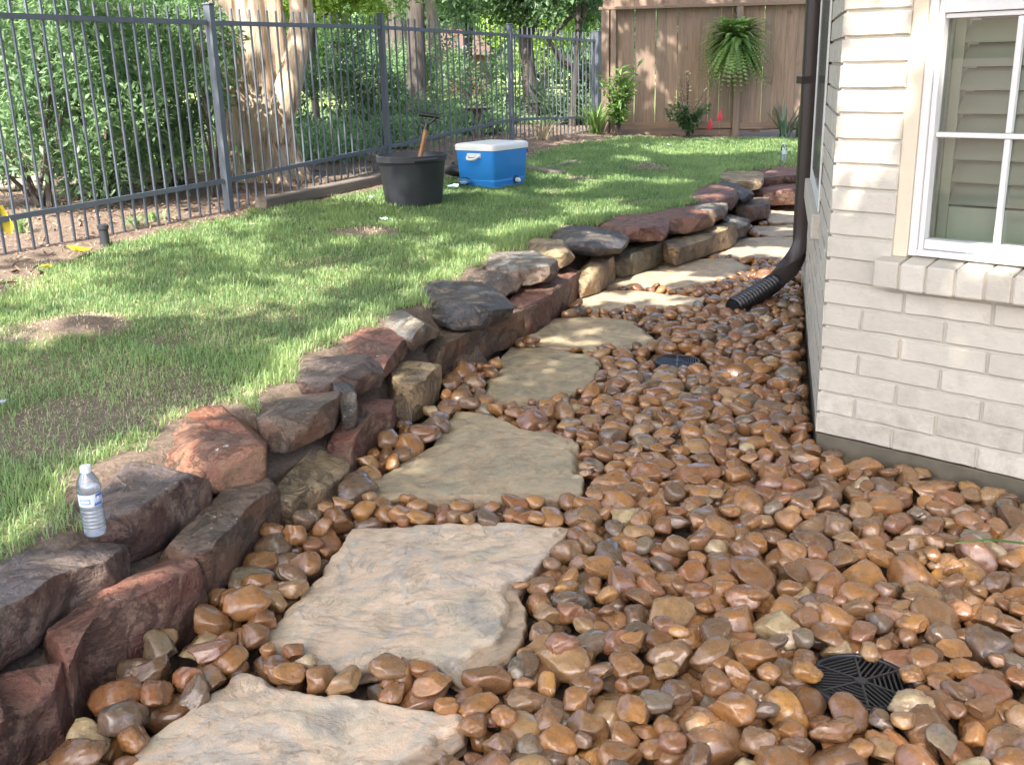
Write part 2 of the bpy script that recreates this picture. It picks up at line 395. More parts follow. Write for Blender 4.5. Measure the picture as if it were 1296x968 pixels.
# lawn / mulch boundary
MUL_PX = [(-240, 520), (0, 362), (70, 330), (140, 308), (200, 292), (290, 272), (345, 262), (420, 250), (470, 240), (560, 224), (640, 205), (700, 188), (760, 176), (785, 172)]
MUL = np.array([onlawn(*p)[:2] for p in MUL_PX]); MUL = np.concatenate([[MUL[0] + (MUL[0] - MUL[1]) * 2], MUL, [MUL[-1] + [8, .1]]])
PATCH = [(95, 412, .28, .95), (170, 480, .30, .55), (40, 470, .3, .45), (60, 540, .26, .6), (120, 520, .30, .7), (200, 500, .3, .6), (250, 420, .25, .45), (330, 395, .25, .4), (462, 291, .22, .95), (540, 300, .15, .4), (672, 265, .14, .6), (400, 330, .25, .35), (290, 400, .3, .3),
         (822, 211, .26, 1.0), (735, 226, .2, .95), (800, 255, .2, .55), (865, 222, .2, .4), (700, 240, .15, .4), (20, 360, .25, .5)]
PW = [(onlawn(a, b)[:2], r, k) for a, b, r, k in PATCH]
def bare(x, y):
    v = np.zeros(np.shape(x)); n = fbm(np.stack([x, y], -1) * 5, 3)
    for c, r, k in PW:
        d = np.hypot(x - c[0], y - c[1]) / r + n * .45
        v = np.maximum(v, k * (1 - sstep(.55, 1.2, d)))
    return v
MOUNDS = [(onlawn(95, 414)[:2], .22, .05), (onlawn(462, 291)[:2], .18, .03), (onlawn(822, 212)[:2], .18, .06), (onlawn(735, 226)[:2], .15, .03)]
def terrain(x, y):
    z = zl(x, y); d = sdist(x, y); p = np.stack([x, y], -1)
    z = z + .008 * vnoise(p * 2.3, 4) + .004 * vnoise(p * 7, 5) - .02
    for c, r, h in MOUNDS:
        z = z + h * np.exp(-((x - c[0]) ** 2 + (y - c[1]) ** 2) / r ** 2 * 1.6) * (1 + .5 * vnoise(p * 14, 8))
    low = -.075 + .006 * np.clip(y - 5, 0, 6)
    t = sstep(-.14, -.08, d); z = (z - .15) * (1 - t) + z * t
    t = sstep(-.33, -.27, d)
    return low * (1 - t) + z * t

# ------------------------------------------------------------------ ground sheet
def axis(a, b, fine, lo, hi):
    c = list(np.arange(a, b + 1e-6, fine)); s = fine
    while c[-1] < hi: s *= 1.35; c.append(c[-1] + s)
    s = fine
    while c[0] > lo: s *= 1.35; c.insert(0, c[0] - s)
    return np.array(c)
gx, gy = axis(-7, 6, .075, -300, 300), axis(.5, 16.5, .075, -120, 400)
X, Y = np.meshgrid(gx, gy); Z = terrain(X, Y)
far = sstep(15.5, 17.5, Y + .6 * vnoise(np.stack([X, Y], -1) * .7, 2)) * (X < 60)
md = sdist(X, Y, MUL); lawn = sstep(-.05, .08, -md) * sstep(.0, .1, sdist(X, Y)) * (1 - np.clip(bare(X, Y) * 1.2, 0, 1))
# ground under the house and gravel stays low
nx, ny = len(gx), len(gy); idx = np.arange(nx * ny).reshape(ny, nx)
quads = np.stack([idx[:-1, :-1], idx[:-1, 1:], idx[1:, 1:], idx[1:, :-1]], -1).reshape(-1, 4)
link('ground', mesh('ground', np.stack([X, Y, Z], -1).reshape(-1, 3), quads, True, dict(lawn=lawn.ravel(), far=far.ravel())), MAT['ground'], kind='structure')

# ------------------------------------------------------------------ rocks
def resample(poly, n, jit=0, seed=0):
    poly = np.asarray(poly, float); q = np.concatenate([poly, poly[:1]]); seg = np.linalg.norm(np.diff(q, axis=0), axis=1)
    s = np.concatenate([[0], np.cumsum(seg)]); t = np.linspace(0, s[-1], n, endpoint=False)
    p = np.stack([np.interp(t, s, q[:, k]) for k in (0, 1)], 1)
    if jit:
        c = p.mean(0); r = p - c; L = np.linalg.norm(r, axis=1)[:, None]
        p = p + r / L * jit * fbm(p * 12, seed, 4)[:, None]
    return p
def smooth_loop(p, k):
    for _ in range(k): p = (np.roll(p, 1, 0) + 2 * p + np.roll(p, -1, 0)) / 4
    return p
def rock(poly, ztop, h, seed, rnd=.03, cuts=10, n=120, amp=1.0, bulge=.05, cutd=(.012, .055)):
    r_ = np.random.default_rng(seed + 1000)
    rnd = rnd * .4; p = smooth_loop(resample(poly, n), 1 if rnd < .02 else 3)
    c = p.mean(0); R = np.linalg.norm(p - c, axis=1).mean(); prof = []
    for t in np.linspace(0, 1, 16)[:-1]: prof.append((1 + bulge * math.sin(math.pi * t) - .08 * (1 - t), -h + (h - rnd) * t))
    for a in np.linspace(0, math.pi / 2, 5): prof.append((1 - rnd / R * (1 - math.cos(a)), -rnd + rnd * math.sin(a)))
    s0 = prof[-1][0]
    for t in np.linspace(0, 1, 24)[1:-1]: prof.append((s0 * (1 - t), 0))
    v = [np.concatenate([c + (p - c) * s, np.full((n, 1), z)], 1) for s, z in prof]; m = len(prof)
    v = np.concatenate(v + [np.array([[*c, 0]]), np.array([[*c, -h]])])
    i = np.arange(n); j = (i + 1) % n
    q = np.concatenate([np.stack([k * n + i, k * n + j, (k + 1) * n + j, (k + 1) * n + i], 1) for k in range(m - 1)])
    t3 = np.concatenate([np.stack([(m - 1) * n + i, (m - 1) * n + j, np.full(n, m * n)], 1), np.stack([j, i, np.full(n, m * n + 1)], 1)])
    v[:, :2] -= c; rnd0 = rnd
    sd = seed * 3.7
    for fr, am in ((3.5, .014), (9, .008), (22, .0055), (60, .003)):
        d = np.stack([vnoise(v * fr + sd + k * 31, seed + k) for k in range(3)], 1); v = v + d * am * amp * min(1, R / .12) * [1, 1, .6]
    for _ in range(cuts):
        th = r_.uniform(0, 2 * math.pi); el = r_.choice([r_.uniform(-.1, .35), r_.uniform(.35, 1.0), r_.uniform(.9, 1.35)])
        nn = np.array([math.cos(th) * math.cos(el), math.sin(th) * math.cos(el), math.sin(el)])
        dd = v @ nn; cut = dd.max() - r_.uniform(*cutd) * min(1, R / .15)
        ex = np.clip(dd - cut, 0, None); v = v - (ex * .98)[:, None] * nn
    return v, [q, t3], np.array([c[0], c[1], ztop])

RK = dict(
    purple=rock_material('purple_brown_sandstone', (.175, .135, .12), (.115, .06, .045), (.25, .18, .14), .35),
    rust=rock_material('rust_red_sandstone', (.27, .115, .08), (.15, .06, .042), (.27, .16, .11), .4),
    brown=rock_material('brown_sandstone', (.22, .155, .11), (.19, .10, .058), (.16, .13, .10), .4),
    tan=rock_material('tan_sandstone', (.46, .35, .20), (.38, .26, .14), (.30, .22, .14), .5),
    dark=rock_material('dark_lichen_stone', (.07, .071, .075), (.05, .046, .045), (.18, .145, .11), .38),
    grey=rock_material('grey_weathered_stone', (.23, .225, .21), (.18, .12, .085), (.31, .26, .19), .5),
    moss=rock_material('green_grey_stone', (.13, .135, .10), (.09, .085, .06), (.19, .16, .10), .5),
    orange=rock_material('orange_sandstone', (.30, .115, .062), (.30, .16, .09), (.27, .15, .095), .45),
)
TOP = [  # top face in the photo, height, material, roundness, description
    ([(-150, 860), (-60, 805), (-6, 815), (14, 830), (10, 850), (-60, 905), (-150, 940)], .11, 'rust', .03, None),
    ([(-180, 810), (-70, 747), (0, 705), (75, 667), (105, 663), (165, 663), (163, 676), (75, 720), (40, 752), (0, 778), (-70, 825), (-180, 900)], .115, 'purple', .012, 'long dark purple slab carrying the water bottle'),
    ([(74, 632), (86, 602), (150, 571), (212, 562), (242, 576), (264, 598), (228, 610), (194, 629), (164, 647), (130, 655), (95, 652)], .14, 'purple', .03, 'grey purple boulder behind the water bottle'),
    ([(184, 560), (208, 534), (251, 515), (298, 505), (318, 512), (337, 532), (348, 553), (313, 568), (282, 574), (217, 572)], .125, 'orange', .035, 'orange red boulder in the top course'),
    ([(323, 500), (338, 486), (378, 480), (419, 477), (432, 488), (427, 506), (391, 521), (354, 534), (336, 532)], .12, 'brown', .025, None),
    ([(420, 480), (438, 477), (450, 487), (446, 502), (430, 506)], .12, 'dark', .02, None),
    ([(375, 478), (377, 450), (416, 437), (452, 438), (482, 444), (487, 455), (461, 466), (441, 476), (420, 481)], .11, 'purple', .025, 'dark purple stone spotted with white paint'),
    ([(416, 437), (434, 424), (459, 412), (499, 414), (518, 419), (494, 437), (484, 445), (455, 441)], .115, 'rust', .03, None),
    ([(469, 409), (502, 391), (533, 382), (552, 394), (557, 402), (523, 418), (499, 415)], .10, 'grey', .02, None),
    ([(532, 367), (545, 357), (592, 352), (634, 360), (650, 376), (611, 388), (570, 390), (543, 381)], .115, 'dark', .05, 'large rounded black boulder on the wall'),
    ([(580, 346), (592, 335), (645, 332), (660, 343), (642, 354), (605, 355)], .10, 'brown', .035, None),
    ([(611, 329), (628, 315), (665, 312), (690, 319), (705, 330), (692, 337), (655, 340), (620, 338)], .10, 'grey', .04, None),
    ([(660, 307), (680, 298), (715, 301), (729, 312), (716, 320), (690, 317)], .095, 'tan', .035, None),
    ([(692, 296), (712, 284), (757, 283), (791, 294), (788, 303), (755, 308), (725, 306)], .095, 'dark', .045, None),
    ([(752, 282), (785, 271), (828, 269), (846, 280), (838, 289), (800, 290), (776, 289)], .095, 'rust', .035, None),
    ([(829, 269), (862, 261), (903, 263), (906, 270), (871, 279), (841, 279)], .095, 'orange', .02, None),
    ([(864, 258), (888, 252), (915, 254), (920, 261), (905, 267), (880, 265)], .09, 'grey', .02, None),
    ([(872, 248), (900, 231), (925, 232), (935, 243), (926, 251), (900, 254)], .10, 'rust', .02, None),
    ([(903, 233), (930, 226), (950, 229), (955, 237), (939, 242), (926, 238)], .11, 'dark', .03, None),
    ([(908, 222), (920, 215), (950, 215), (967, 221), (961, 230), (925, 230)], .08, 'tan', .02, None),
    ([(955, 219), (985, 209), (1010, 209), (1060, 210), (1060, 222), (1008, 221), (980, 223), (960, 225)], .10, 'rust', .02, 'flat pink stone under the far water bottle'),
]
LOW = [
    ([(-170, 965), (-110, 880), (-30, 835), (13, 818), (42, 816), (82, 834), (96, 847), (62, 860), (23, 876), (0, 894), (-80, 950)], .22, 'rust', .025, None),
    ([(50, 806), (103, 765), (163, 716), (198, 687), (218, 688), (248, 717), (207, 743), (154, 769), (112, 792), (99, 815), (88, 832), (60, 822)], .20, 'rust', .012, 'long red block with an olive tan face'),
    ([(198, 690), (235, 655), (275, 603), (326, 600), (358, 603), (324, 630), (302, 647), (286, 670), (265, 692), (242, 710), (212, 694)], .20, 'brown', .015, None),
    ([(318, 602), (344, 571), (366, 558), (400, 548), (430, 549), (436, 562), (405, 583), (380, 593), (361, 606)], .20, 'tan', .03, None),
    ([(410, 549), (445, 514), (462, 494), (489, 485), (495, 500), (489, 515), (467, 523), (452, 540), (440, 550)], .19, 'rust', .025, None),
    ([(486, 466), (510, 450), (547, 444), (552, 460), (532, 480), (516, 489), (495, 486)], .17, 'tan', .015, None),
    ([(518, 437), (545, 414), (585, 403), (640, 388), (670, 379), (673, 386), (624, 404), (572, 431), (552, 446)], .18, 'brown', .010, 'long low tan stone with a red broken face'),
    ([(643, 388), (660, 364), (690, 351), (725, 337), (736, 335), (733, 343), (702, 367), (676, 386)], .17, 'rust', .012, None),
    ([(722, 334), (745, 321), (770, 315), (779, 321), (762, 337), (735, 345)], .16, 'tan', .02, None),
    ([(774, 319), (795, 305), (835, 299), (840, 307), (812, 317), (785, 324)], .15, 'moss', .02, None),
    ([(836, 303), (858, 291), (900, 284), (932, 278), (932, 287), (897, 298), (855, 310)], .15, 'tan', .015, None),
    ([(911, 275), (930, 264), (946, 270), (946, 278), (925, 284)], .13, 'grey', .02, None),
    ([(923, 256), (950, 247), (972, 248), (972, 257), (945, 263), (928, 263)], .13, 'brown', .02, None),
    ([(950, 232), (1008, 229), (1060, 230), (1060, 241), (1008, 240), (956, 240)], .14, 'rust', .012, 'flat red step at the end of the path'),
]
wall = empty('retaining_wall', (0, 0, 0), label='dry stacked low wall of brown and red sandstone boulders between lawn and pebbles', category='stone wall')
rock_foot = []
for course, dz, sd0 in ((TOP, 0, 10), (LOW, -.108, 60)):
    for k, (pl, h, mt, rnd, lab) in enumerate(course):
        zc = np.mean([pix(a, b, .25)[:2] for a, b in pl], 0)
        zt = float(zl(zc[0], zc[1])) + dz
        if course is LOW: zt = max(zt - (.0 if k < 13 else -.045), .1)
        w = np.array([pix(a, b, zt)[:2] for a, b in pl]); c = w.mean(0); w = c + (w - c) * (1.035 if course is TOP else 1.07)
        v, f, o = rock(w, zt, (h * (.84 if k > 3 else 1) + .015) if course is TOP else h, sd0 + k, rnd, amp=1.0 if rnd < .03 else 1.25)
        extra = dict(label=lab) if lab else {}
        link('stone', mesh('stone', v, f, True), RK[mt], wall, o, **extra)
        rock_foot.append(w)

# ------------------------------------------------------------------ stepping stones
SLABS = [
    ([(300, 850), (372, 868), (440, 880), (500, 893), (550, 898), (587, 905), (590, 932), (548, 958), (530, 985), (480, 1040), (300, 1080), (120, 1060), (160, 968), (178, 938), (230, 900)], 0, 'nearest pale flagstone, cut off by the bottom of the picture'),
    ([(445, 665), (560, 661), (640, 662), (718, 665), (712, 690), (690, 715), (662, 738), (664, 770), (664, 800), (645, 825), (605, 850), (585, 858), (540, 832), (470, 845), (430, 852), (385, 832), (345, 820), (333, 803), (360, 770), (400, 725), (430, 690)], 0, 'largest pale peach and grey flagstone with a chipped right edge'),
    ([(578, 517), (620, 522), (670, 545), (700, 545), (733, 558), (738, 575), (738, 632), (700, 634), (600, 638), (540, 637), (465, 630), (463, 612), (500, 590), (550, 560), (570, 530)], .8, 'olive tan flagstone below the plain square one'),
    ([(645, 440), (700, 440), (745, 448), (759, 458), (754, 482), (715, 503), (660, 513), (612, 505), (605, 500), (625, 470)], 1, None),
    ([(690, 403), (760, 402), (800, 405), (833, 430), (820, 437), (780, 441), (700, 440), (655, 434), (650, 428)], .9, None),
    ([(738, 367), (790, 367), (850, 372), (895, 378), (886, 387), (820, 392), (770, 396), (720, 390), (713, 383)], .5, None),
    ([(775, 342), (800, 332), (860, 325), (920, 328), (960, 337), (925, 350), (900, 358), (850, 365), (790, 362), (755, 361), (748, 354)], .5, None),
    ([(878, 319), (905, 305), (960, 300), (1004, 298), (1034, 305), (1034, 328), (960, 327), (900, 324)], .4, None),
    ([(945, 293), (955, 285), (1007, 283), (1035, 287), (1035, 299), (975, 300)], .5, None),
    ([(968, 265), (1008, 252), (1036, 256), (1036, 282), (975, 283), (962, 273)], .1, None),
]
def slab_z(y): return .015 + .006 * max(0, y - 5)
path = empty('path', (0, 0, 0), kind='structure')
slab_polys = []
for k, (pl, och, lab) in enumerate(SLABS):
    c0 = np.mean([pix(a, b, 0) for a, b in pl], 0); zt = slab_z(c0[1])
    w = np.array([pix(a, b, zt)[:2] for a, b in pl]); n = 200
    p = resample(w, n); c = p.mean(0); r = p - c; L = np.linalg.norm(r, axis=1)[:, None]
    p = smooth_loop(p, 2); p = p + r / L * (.020 * fbm(p * 8, 40 + k)[:, None] + .006 * vnoise(p * 45, 41 + k)[:, None])
    slab_polys.append(p); h = .05; R = L.mean(); prof = []
    prof = [(1 - .02 / R, -h, 1), (1 - .004 / R, -h * .8, 1), (1 + .002 / R, -h * .6, 1), (1 - .006 / R, -h * .45, 1), (1 + .000 / R, -h * .3, 1), (1 - .002 / R, -.005, .7), (1 - .006 / R, -.0012, .2), (1 - .012 / R, 0, 0)]
    for t in np.linspace(0, 1, 32)[1:-1]: prof.append(((1 - .012 / R) * (1 - t), 0, 0))
    vs = []; sd = []
    for j, (s, z, si) in enumerate(prof):
        q = c + (p - c) * s
        if 0 < j < 5: q = q + (r / L) * (.006 * vnoise(np.concatenate([p * 22, np.full((n, 1), j * 5.)], 1), 50 + k))[:, None]
        vs.append(np.concatenate([q, np.full((n, 1), z)], 1)); sd.append(np.full(n, si))
    m = len(prof); v = np.concatenate(vs + [np.array([[*c, 0], [*c, -h]])]); sd = np.concatenate(sd + [[0, 1]])
    w2 = fbm(v[:, :2] * 2.2, 60 + k, 5) * 3 + .15 * v[:, 0] * 10
    terr = (np.floor(w2) + sstep(.75, 1., w2 - np.floor(w2)))
    upm = np.where(v[:, 2] > -.02, 1, .3)
    dz = (.0055 * (terr - terr.mean()) + .003 * fbm(v[:, :2] * 7, 70 + k, 5) + .0015 * fbm(v[:, :2] * 40, 71 + k, 3)) * upm
    # flaked edge: a lower step along parts of the rim
    rim = np.concatenate([np.full(n, s) for s, _, _ in prof] + [[0, 0]]); ang = np.arctan2(v[:, 1] - c[1], v[:, 0] - c[0])
    fl = sstep(.25, .45, vnoise(np.stack([np.cos(ang), np.sin(ang)], 1) * 1.6 + k * 9.1, 80)) * sstep(.90, .93, rim + .05 * vnoise(v[:, :2] * 12, 81))
    if k in (0, 1):
        A_, B_ = (pix(720, 735, 0), pix(590, 862, 0)) if k else (pix(600, 925, 0), pix(530, 990, 0))
        aa, ab = (math.atan2(q_[1] - c[1], q_[0] - c[0]) for q_ in (A_, B_)); mid = (aa + ab) / 2; hw = abs(aa - ab) / 2
        fl = np.maximum(fl, sstep(hw * 1.05, hw * .9, np.abs(ang - mid)) * sstep(.80, .83, rim + .04 * vnoise(v[:, :2] * 14, 83)))
    v[:, 2] += np.clip(dz, -.02, .014) - .016 * fl * upm; v[:, :2] -= c
    i = np.arange(n); j = (i + 1) % n
    q = np.concatenate([np.stack([a * n + i, a * n + j, (a + 1) * n + j, (a + 1) * n + i], 1) for a in range(m - 1)])
    t3 = np.concatenate([np.stack([(m - 1) * n + i, (m - 1) * n + j, np.full(n, m * n)], 1), np.stack([j, i, np.full(n, m * n + 1)], 1)])
    me = mesh('flagstone', v, [q, t3], True, dict(side=np.clip(sd + fl * .6, 0, 1), ochre=np.full(len(v), och)))
    link('flagstone', me, MAT['slab'], path, (c[0], c[1], zt), **(dict(label=lab) if lab else {}))

# ------------------------------------------------------------------ house geometry numbers
C1 = pix(1031, 571, 0)[:2]                                          # house corner at the gravel
YAW = math.radians(-43.3)
FD = np.array([math.cos(YAW), math.sin(YAW)]); FN = np.array([FD[1], -FD[0]])   # along the front, outward normal
if FN @ (-C1) < 0: FN = -FN
Q = pix(1017, 393, 0)[:2]; SD = (Q - C1) / np.linalg.norm(Q - C1); SN = np.array([-SD[1], SD[0]]); SL = 3.1
C2 = C1 + SD * SL
def front(x, y, off=0.0):
    """photo pixel -> (along, z) on the front wall plane pushed out by off"""
    d = ray(x, y); o = C1 + FN * off; t = ((o[0]) * FN[0] + (o[1]) * FN[1]) / (d[0] * FN[0] + d[1] * FN[1])
    p = d * t + np.array([0, 0, H]); return float((p[:2] - o) @ FD), float(p[2])
HOUSE_POLY = [C1, C1 + FD * 3.2, C1 + FD * 3.2 + np.array([4.5, 3]), C2 + np.array([5, 2.0]), C2 + np.array([1.5, .6]), C2]

# ------------------------------------------------------------------ pebbles: dropped one by one on a height map
RES = .006; PX0, PX1, PY0, PY1 = -1.9, 3.9, 1.2, 10.7
gw, gh = int((PX1 - PX0) / RES), int((PY1 - PY0) / RES)
def rast(poly, val, grid, op=None):
    poly = np.asarray(poly); a = poly.min(0); b = poly.max(0)
    i0, i1 = max(0, int((a[0] - PX0) / RES)), min(gw, int((b[0] - PX0) / RES) + 2); j0, j1 = max(0, int((a[1] - PY0) / RES)), min(gh, int((b[1] - PY0) / RES) + 2)
    if i1 <= i0 or j1 <= j0: return
    xs = PX0 + (np.arange(i0, i1) + .5) * RES; ys = PY0 + (np.arange(j0, j1) + .5) * RES
    XX, YY = np.meshgrid(xs, ys); ins = np.zeros(XX.shape, bool)
    for (x1, y1), (x2, y2) in zip(poly, np.roll(poly, -1, 0)):
        if y1 == y2: continue
        ins ^= ((y1 > YY) != (y2 > YY)) & (XX < (x2 - x1) * (YY - y1) / (y2 - y1) + x1)
    g = grid[j0:j1, i0:i1]; g[ins] = np.maximum(g[ins], val)
HM = np.full((gh, gw), -.055, np.float32)
ys_ = PY0 + (np.arange(gh) + .5) * RES; HM += (.006 * np.clip(ys_ - 5, 0, 6))[:, None].astype(np.float32)
for p, s_ in zip(slab_polys, SLABS): rast(p, slab_z(p[:, 1].mean()) + .012, HM)
for w in rock_foot[len(TOP):]: rast(w, .5, HM)
for w in rock_foot[:len(TOP)]: rast(w, .5, HM)
rast(HOUSE_POLY, 1.0, HM)
# anything on the lawn side of the wall is closed
cx = PX0 + (np.arange(0, gw, 8) + 4) * RES; cy = PY0 + (np.arange(0, gh, 8) + 4) * RES
XX, YY = np.meshgrid(cx, cy); SDG = sdist(XX, YY); blk = SDG > -.12
blk = np.kron(blk, np.ones((8, 8), bool))[:gh, :gw]
HM[blk] = np.maximum(HM[blk], .5)
# drains stay open
DR = [(pix(1090, 862, .0), .115), (pix(857, 457, .01), .11)]
for c, r in DR:
    k_ = -.024 if c[1] < 3 else .03; a = np.linspace(0, 2 * np.pi, 24); rast(np.stack([c[0] + (r + k_) * np.cos(a), c[1] + (r + k_) * np.sin(a)], 1), .07, HM)
DRM = HM.copy()

def ico(sub):
    import bmesh
    bm = bmesh.new(); bmesh.ops.create_icosphere(bm, subdivisions=sub, radius=1)
    v = np.array([q.co[:] for q in bm.verts]); f = np.array([[w.index for w in q.verts] for q in bm.faces]); bm.free(); return v, f
ICO = {k: ico(k) for k in (2, 3, 4)}
def pebble_shape(seed, sub):
    r_ = np.random.default_rng(seed + 300); v, f = ICO[sub]; v = v.copy()
    e = r_.uniform(1.0, 1.35); v = np.sign(v) * np.abs(v) ** (1 / e); v /= np.abs(v).max()
    ncut = r_.integers(3, 9) if seed % 3 else r_.integers(8, 13)
    for _ in range(ncut):
        nn = r_.normal(size=3); nn /= np.linalg.norm(nn); d = v @ nn; cut = d.max() * r_.uniform(.58, .86)
        ex = np.clip(d - cut, 0, None); v -= (ex * r_.uniform(.85, 1.0))[:, None] * nn
    o = r_.uniform(0, 50)
    v *= (1 + .14 * vnoise(v * 1.3 + o, seed) + .05 * vnoise(v * 3.5 + o, seed + 1) + (.035 if seed % 3 else .075) * vnoise(v * 8 + o, seed + 2))[:, None]
    v -= (v.max(0) + v.min(0)) / 2; v /= (v.max(0) - v.min(0)) / 2
    return v, f
NV = 26
SH = {s: [pebble_shape(k, s) for k in range(NV)] for s in (2, 3, 4)}
pr = np.random.default_rng(21); placed = []
FIX = [  # special stones seen in the photo: px, py, half sizes, label, tone
    (712, 832, (.040, .031, .026), 'speckled grey granite pebble', .90), (493, 858, (.045, .032, .026), 'pale grey green angular pebble', .975),
    (347, 665, (.026, .021, .018), 'cream pebble', .97), (800, 815, (.030, .024, .022), 'cream pebble', .97), (960, 762, (.034, .020, .016), None, .96),
]
def try_place(x, y, a, b, h, yaw):
    ci, cj = int((x - PX0) / RES), int((y - PY0) / RES); rr = int(max(a, b) / RES) + 1
    if ci - rr < 0 or cj - rr < 0 or ci + rr >= gw or cj + rr >= gh: return None
    g = HM[cj - rr:cj + rr + 1, ci - rr:ci + rr + 1]
    dx, dy = np.meshgrid(np.arange(-rr, rr + 1) * RES, np.arange(-rr, rr + 1) * RES)
    u = (dx * math.cos(yaw) + dy * math.sin(yaw)) / a; w = (-dx * math.sin(yaw) + dy * math.cos(yaw)) / b
    q = u * u + w * w; ins = q < .9
    prof = h * np.sqrt(np.clip(1 - q, 0, 1)); need = (g + prof)[ins]
    hi = need.max()
    if hi > .40: return None
    z = hi - .28 * (hi - np.mean(need)) - .12 * h
    return z, (cj, ci, rr), ins, prof
def size():
    s = np.clip(pr.lognormal(math.log(.042), .30), .016, .072); return s * pr.uniform(.95, 1.3), s * pr.uniform(.75, 1.0), s * pr.uniform(.5, .8)
def commit(x, y, z, a, b, h, yaw, reg, ins, prof, extra=None):
    cj, ci, rr = reg; g = HM[cj - rr:cj + rr + 1, ci - rr:ci + rr + 1]; k = len(placed)
    t = z + prof; m = ins & (t > g); g[m] = t[m]; OWN[cj - rr:cj + rr + 1, ci - rr:ci + rr + 1][m] = k
    placed.append((x, y, z, a, b, h, yaw, extra))
OWN = np.full((gh, gw), -1, np.int32)
# candidate cells: open gravel
oj, oi_ = np.nonzero(HM < -.01); 
fail = 0; limit0 = .020
tgt = 12500
while len(placed) < tgt and fail < 900:
    a, b, h = size(); yaw = pr.uniform(0, math.pi); best = None
    for _ in range(7):
        t = pr.integers(len(oj)); x = PX0 + (oi_[t] + .5) * RES; y = PY0 + (oj[t] + .5) * RES
        r = try_place(x, y, a, b, h, yaw)
        if r and (best is None or r[0] < best[1][0]): best = ((x, y), r)
    if best is None: fail += 1; continue
    (x, y), (z, reg, ins, prof) = best
    wl = .05 * max(0., min(1., 1 + (SDG[min(int((y - PY0) / RES) // 8, SDG.shape[0] - 1), min(int((x - PX0) / RES) // 8, SDG.shape[1] - 1)] + .42) / .25))
    if z + h > limit0 + wl + .030 + .006 * max(0, y - 5) + .35 * (h - .02): fail += 1; continue
    fail = max(0, fail - 3)
    commit(x, y, z, a, b, h, yaw, reg, ins, prof)
print('pebbles', len(placed))
for px_, py_, (a, b, h), lab, tone in FIX:
    q = pix(px_, py_, .02); r = try_place(q[0], q[1], a, b, h, .4)
    if r: commit(q[0], q[1], r[0] - .005, a, b, h, .4, r[1], r[2], r[3], (lab, tone))
cnt = np.bincount(OWN[OWN >= 0].ravel(), minlength=len(placed))
P_ = np.array([p[:3] for p in placed]); ux, uy, ud = topx(P_)
score = cnt / ud ** 3 * ((ux > 5) & (ux < 1290) & (uy > 100) & (uy < 962) & (ud > 0))
order = np.argsort(-score); single = set(order[:292].tolist())
for k, p in enumerate(placed):
    if p[7]: single.add(k)
bed = empty('pebble_bed', (0, 0, 0), kind='structure')
pm = [mesh('pebble', s[0], s[1], True) for s in SH[4]]
for m in pm: m.materials.append(MAT['pebble'])
def rotm(yaw, tx, ty):
    return (Matrix.Rotation(yaw, 3, 'Z') @ Matrix.Rotation(tx, 3, 'X') @ Matrix.Rotation(ty, 3, 'Y'))
bv, bf, bt, nb = [], [], [], 0
for k, (x, y, z, a, b, h, yaw, ex) in enumerate(placed):
    i = int(pr.integers(NV)); R3 = rotm(yaw, pr.normal() * .22, pr.normal() * .22); flip = pr.choice([-1, 1])
    sc = (a * 1.05, b * 1.05, h * 1.08)
    if k in single:
        o = bpy.data.objects.new('pebble', pm[i]); o.parent = bed; o.location = (x, y, z); o.rotation_euler = R3.to_euler(); o.scale = sc
        if ex:
            if ex[0]: o['label'] = ex[0]
        C.objects.link(o)
    else:
        if cnt[k] == 0: continue
        d = math.hypot(x, y); sv, sf = SH[3 if (d < 4.6 and cnt[k] > 25) else 2][i]
        v = (sv * sc) @ np.array(R3).T + [x, y, z]
        bv.append(v); bf.append(sf + nb); nb += len(v); bt.append(np.full(len(v), pr.random()))
link('pebble', mesh('pebble_rest', np.concatenate(bv), np.concatenate(bf), True, dict(tone=np.concatenate(bt))), MAT['pebble'], bed, kind='stuff')
print('pebble tris', sum(len(f) for f in bf))
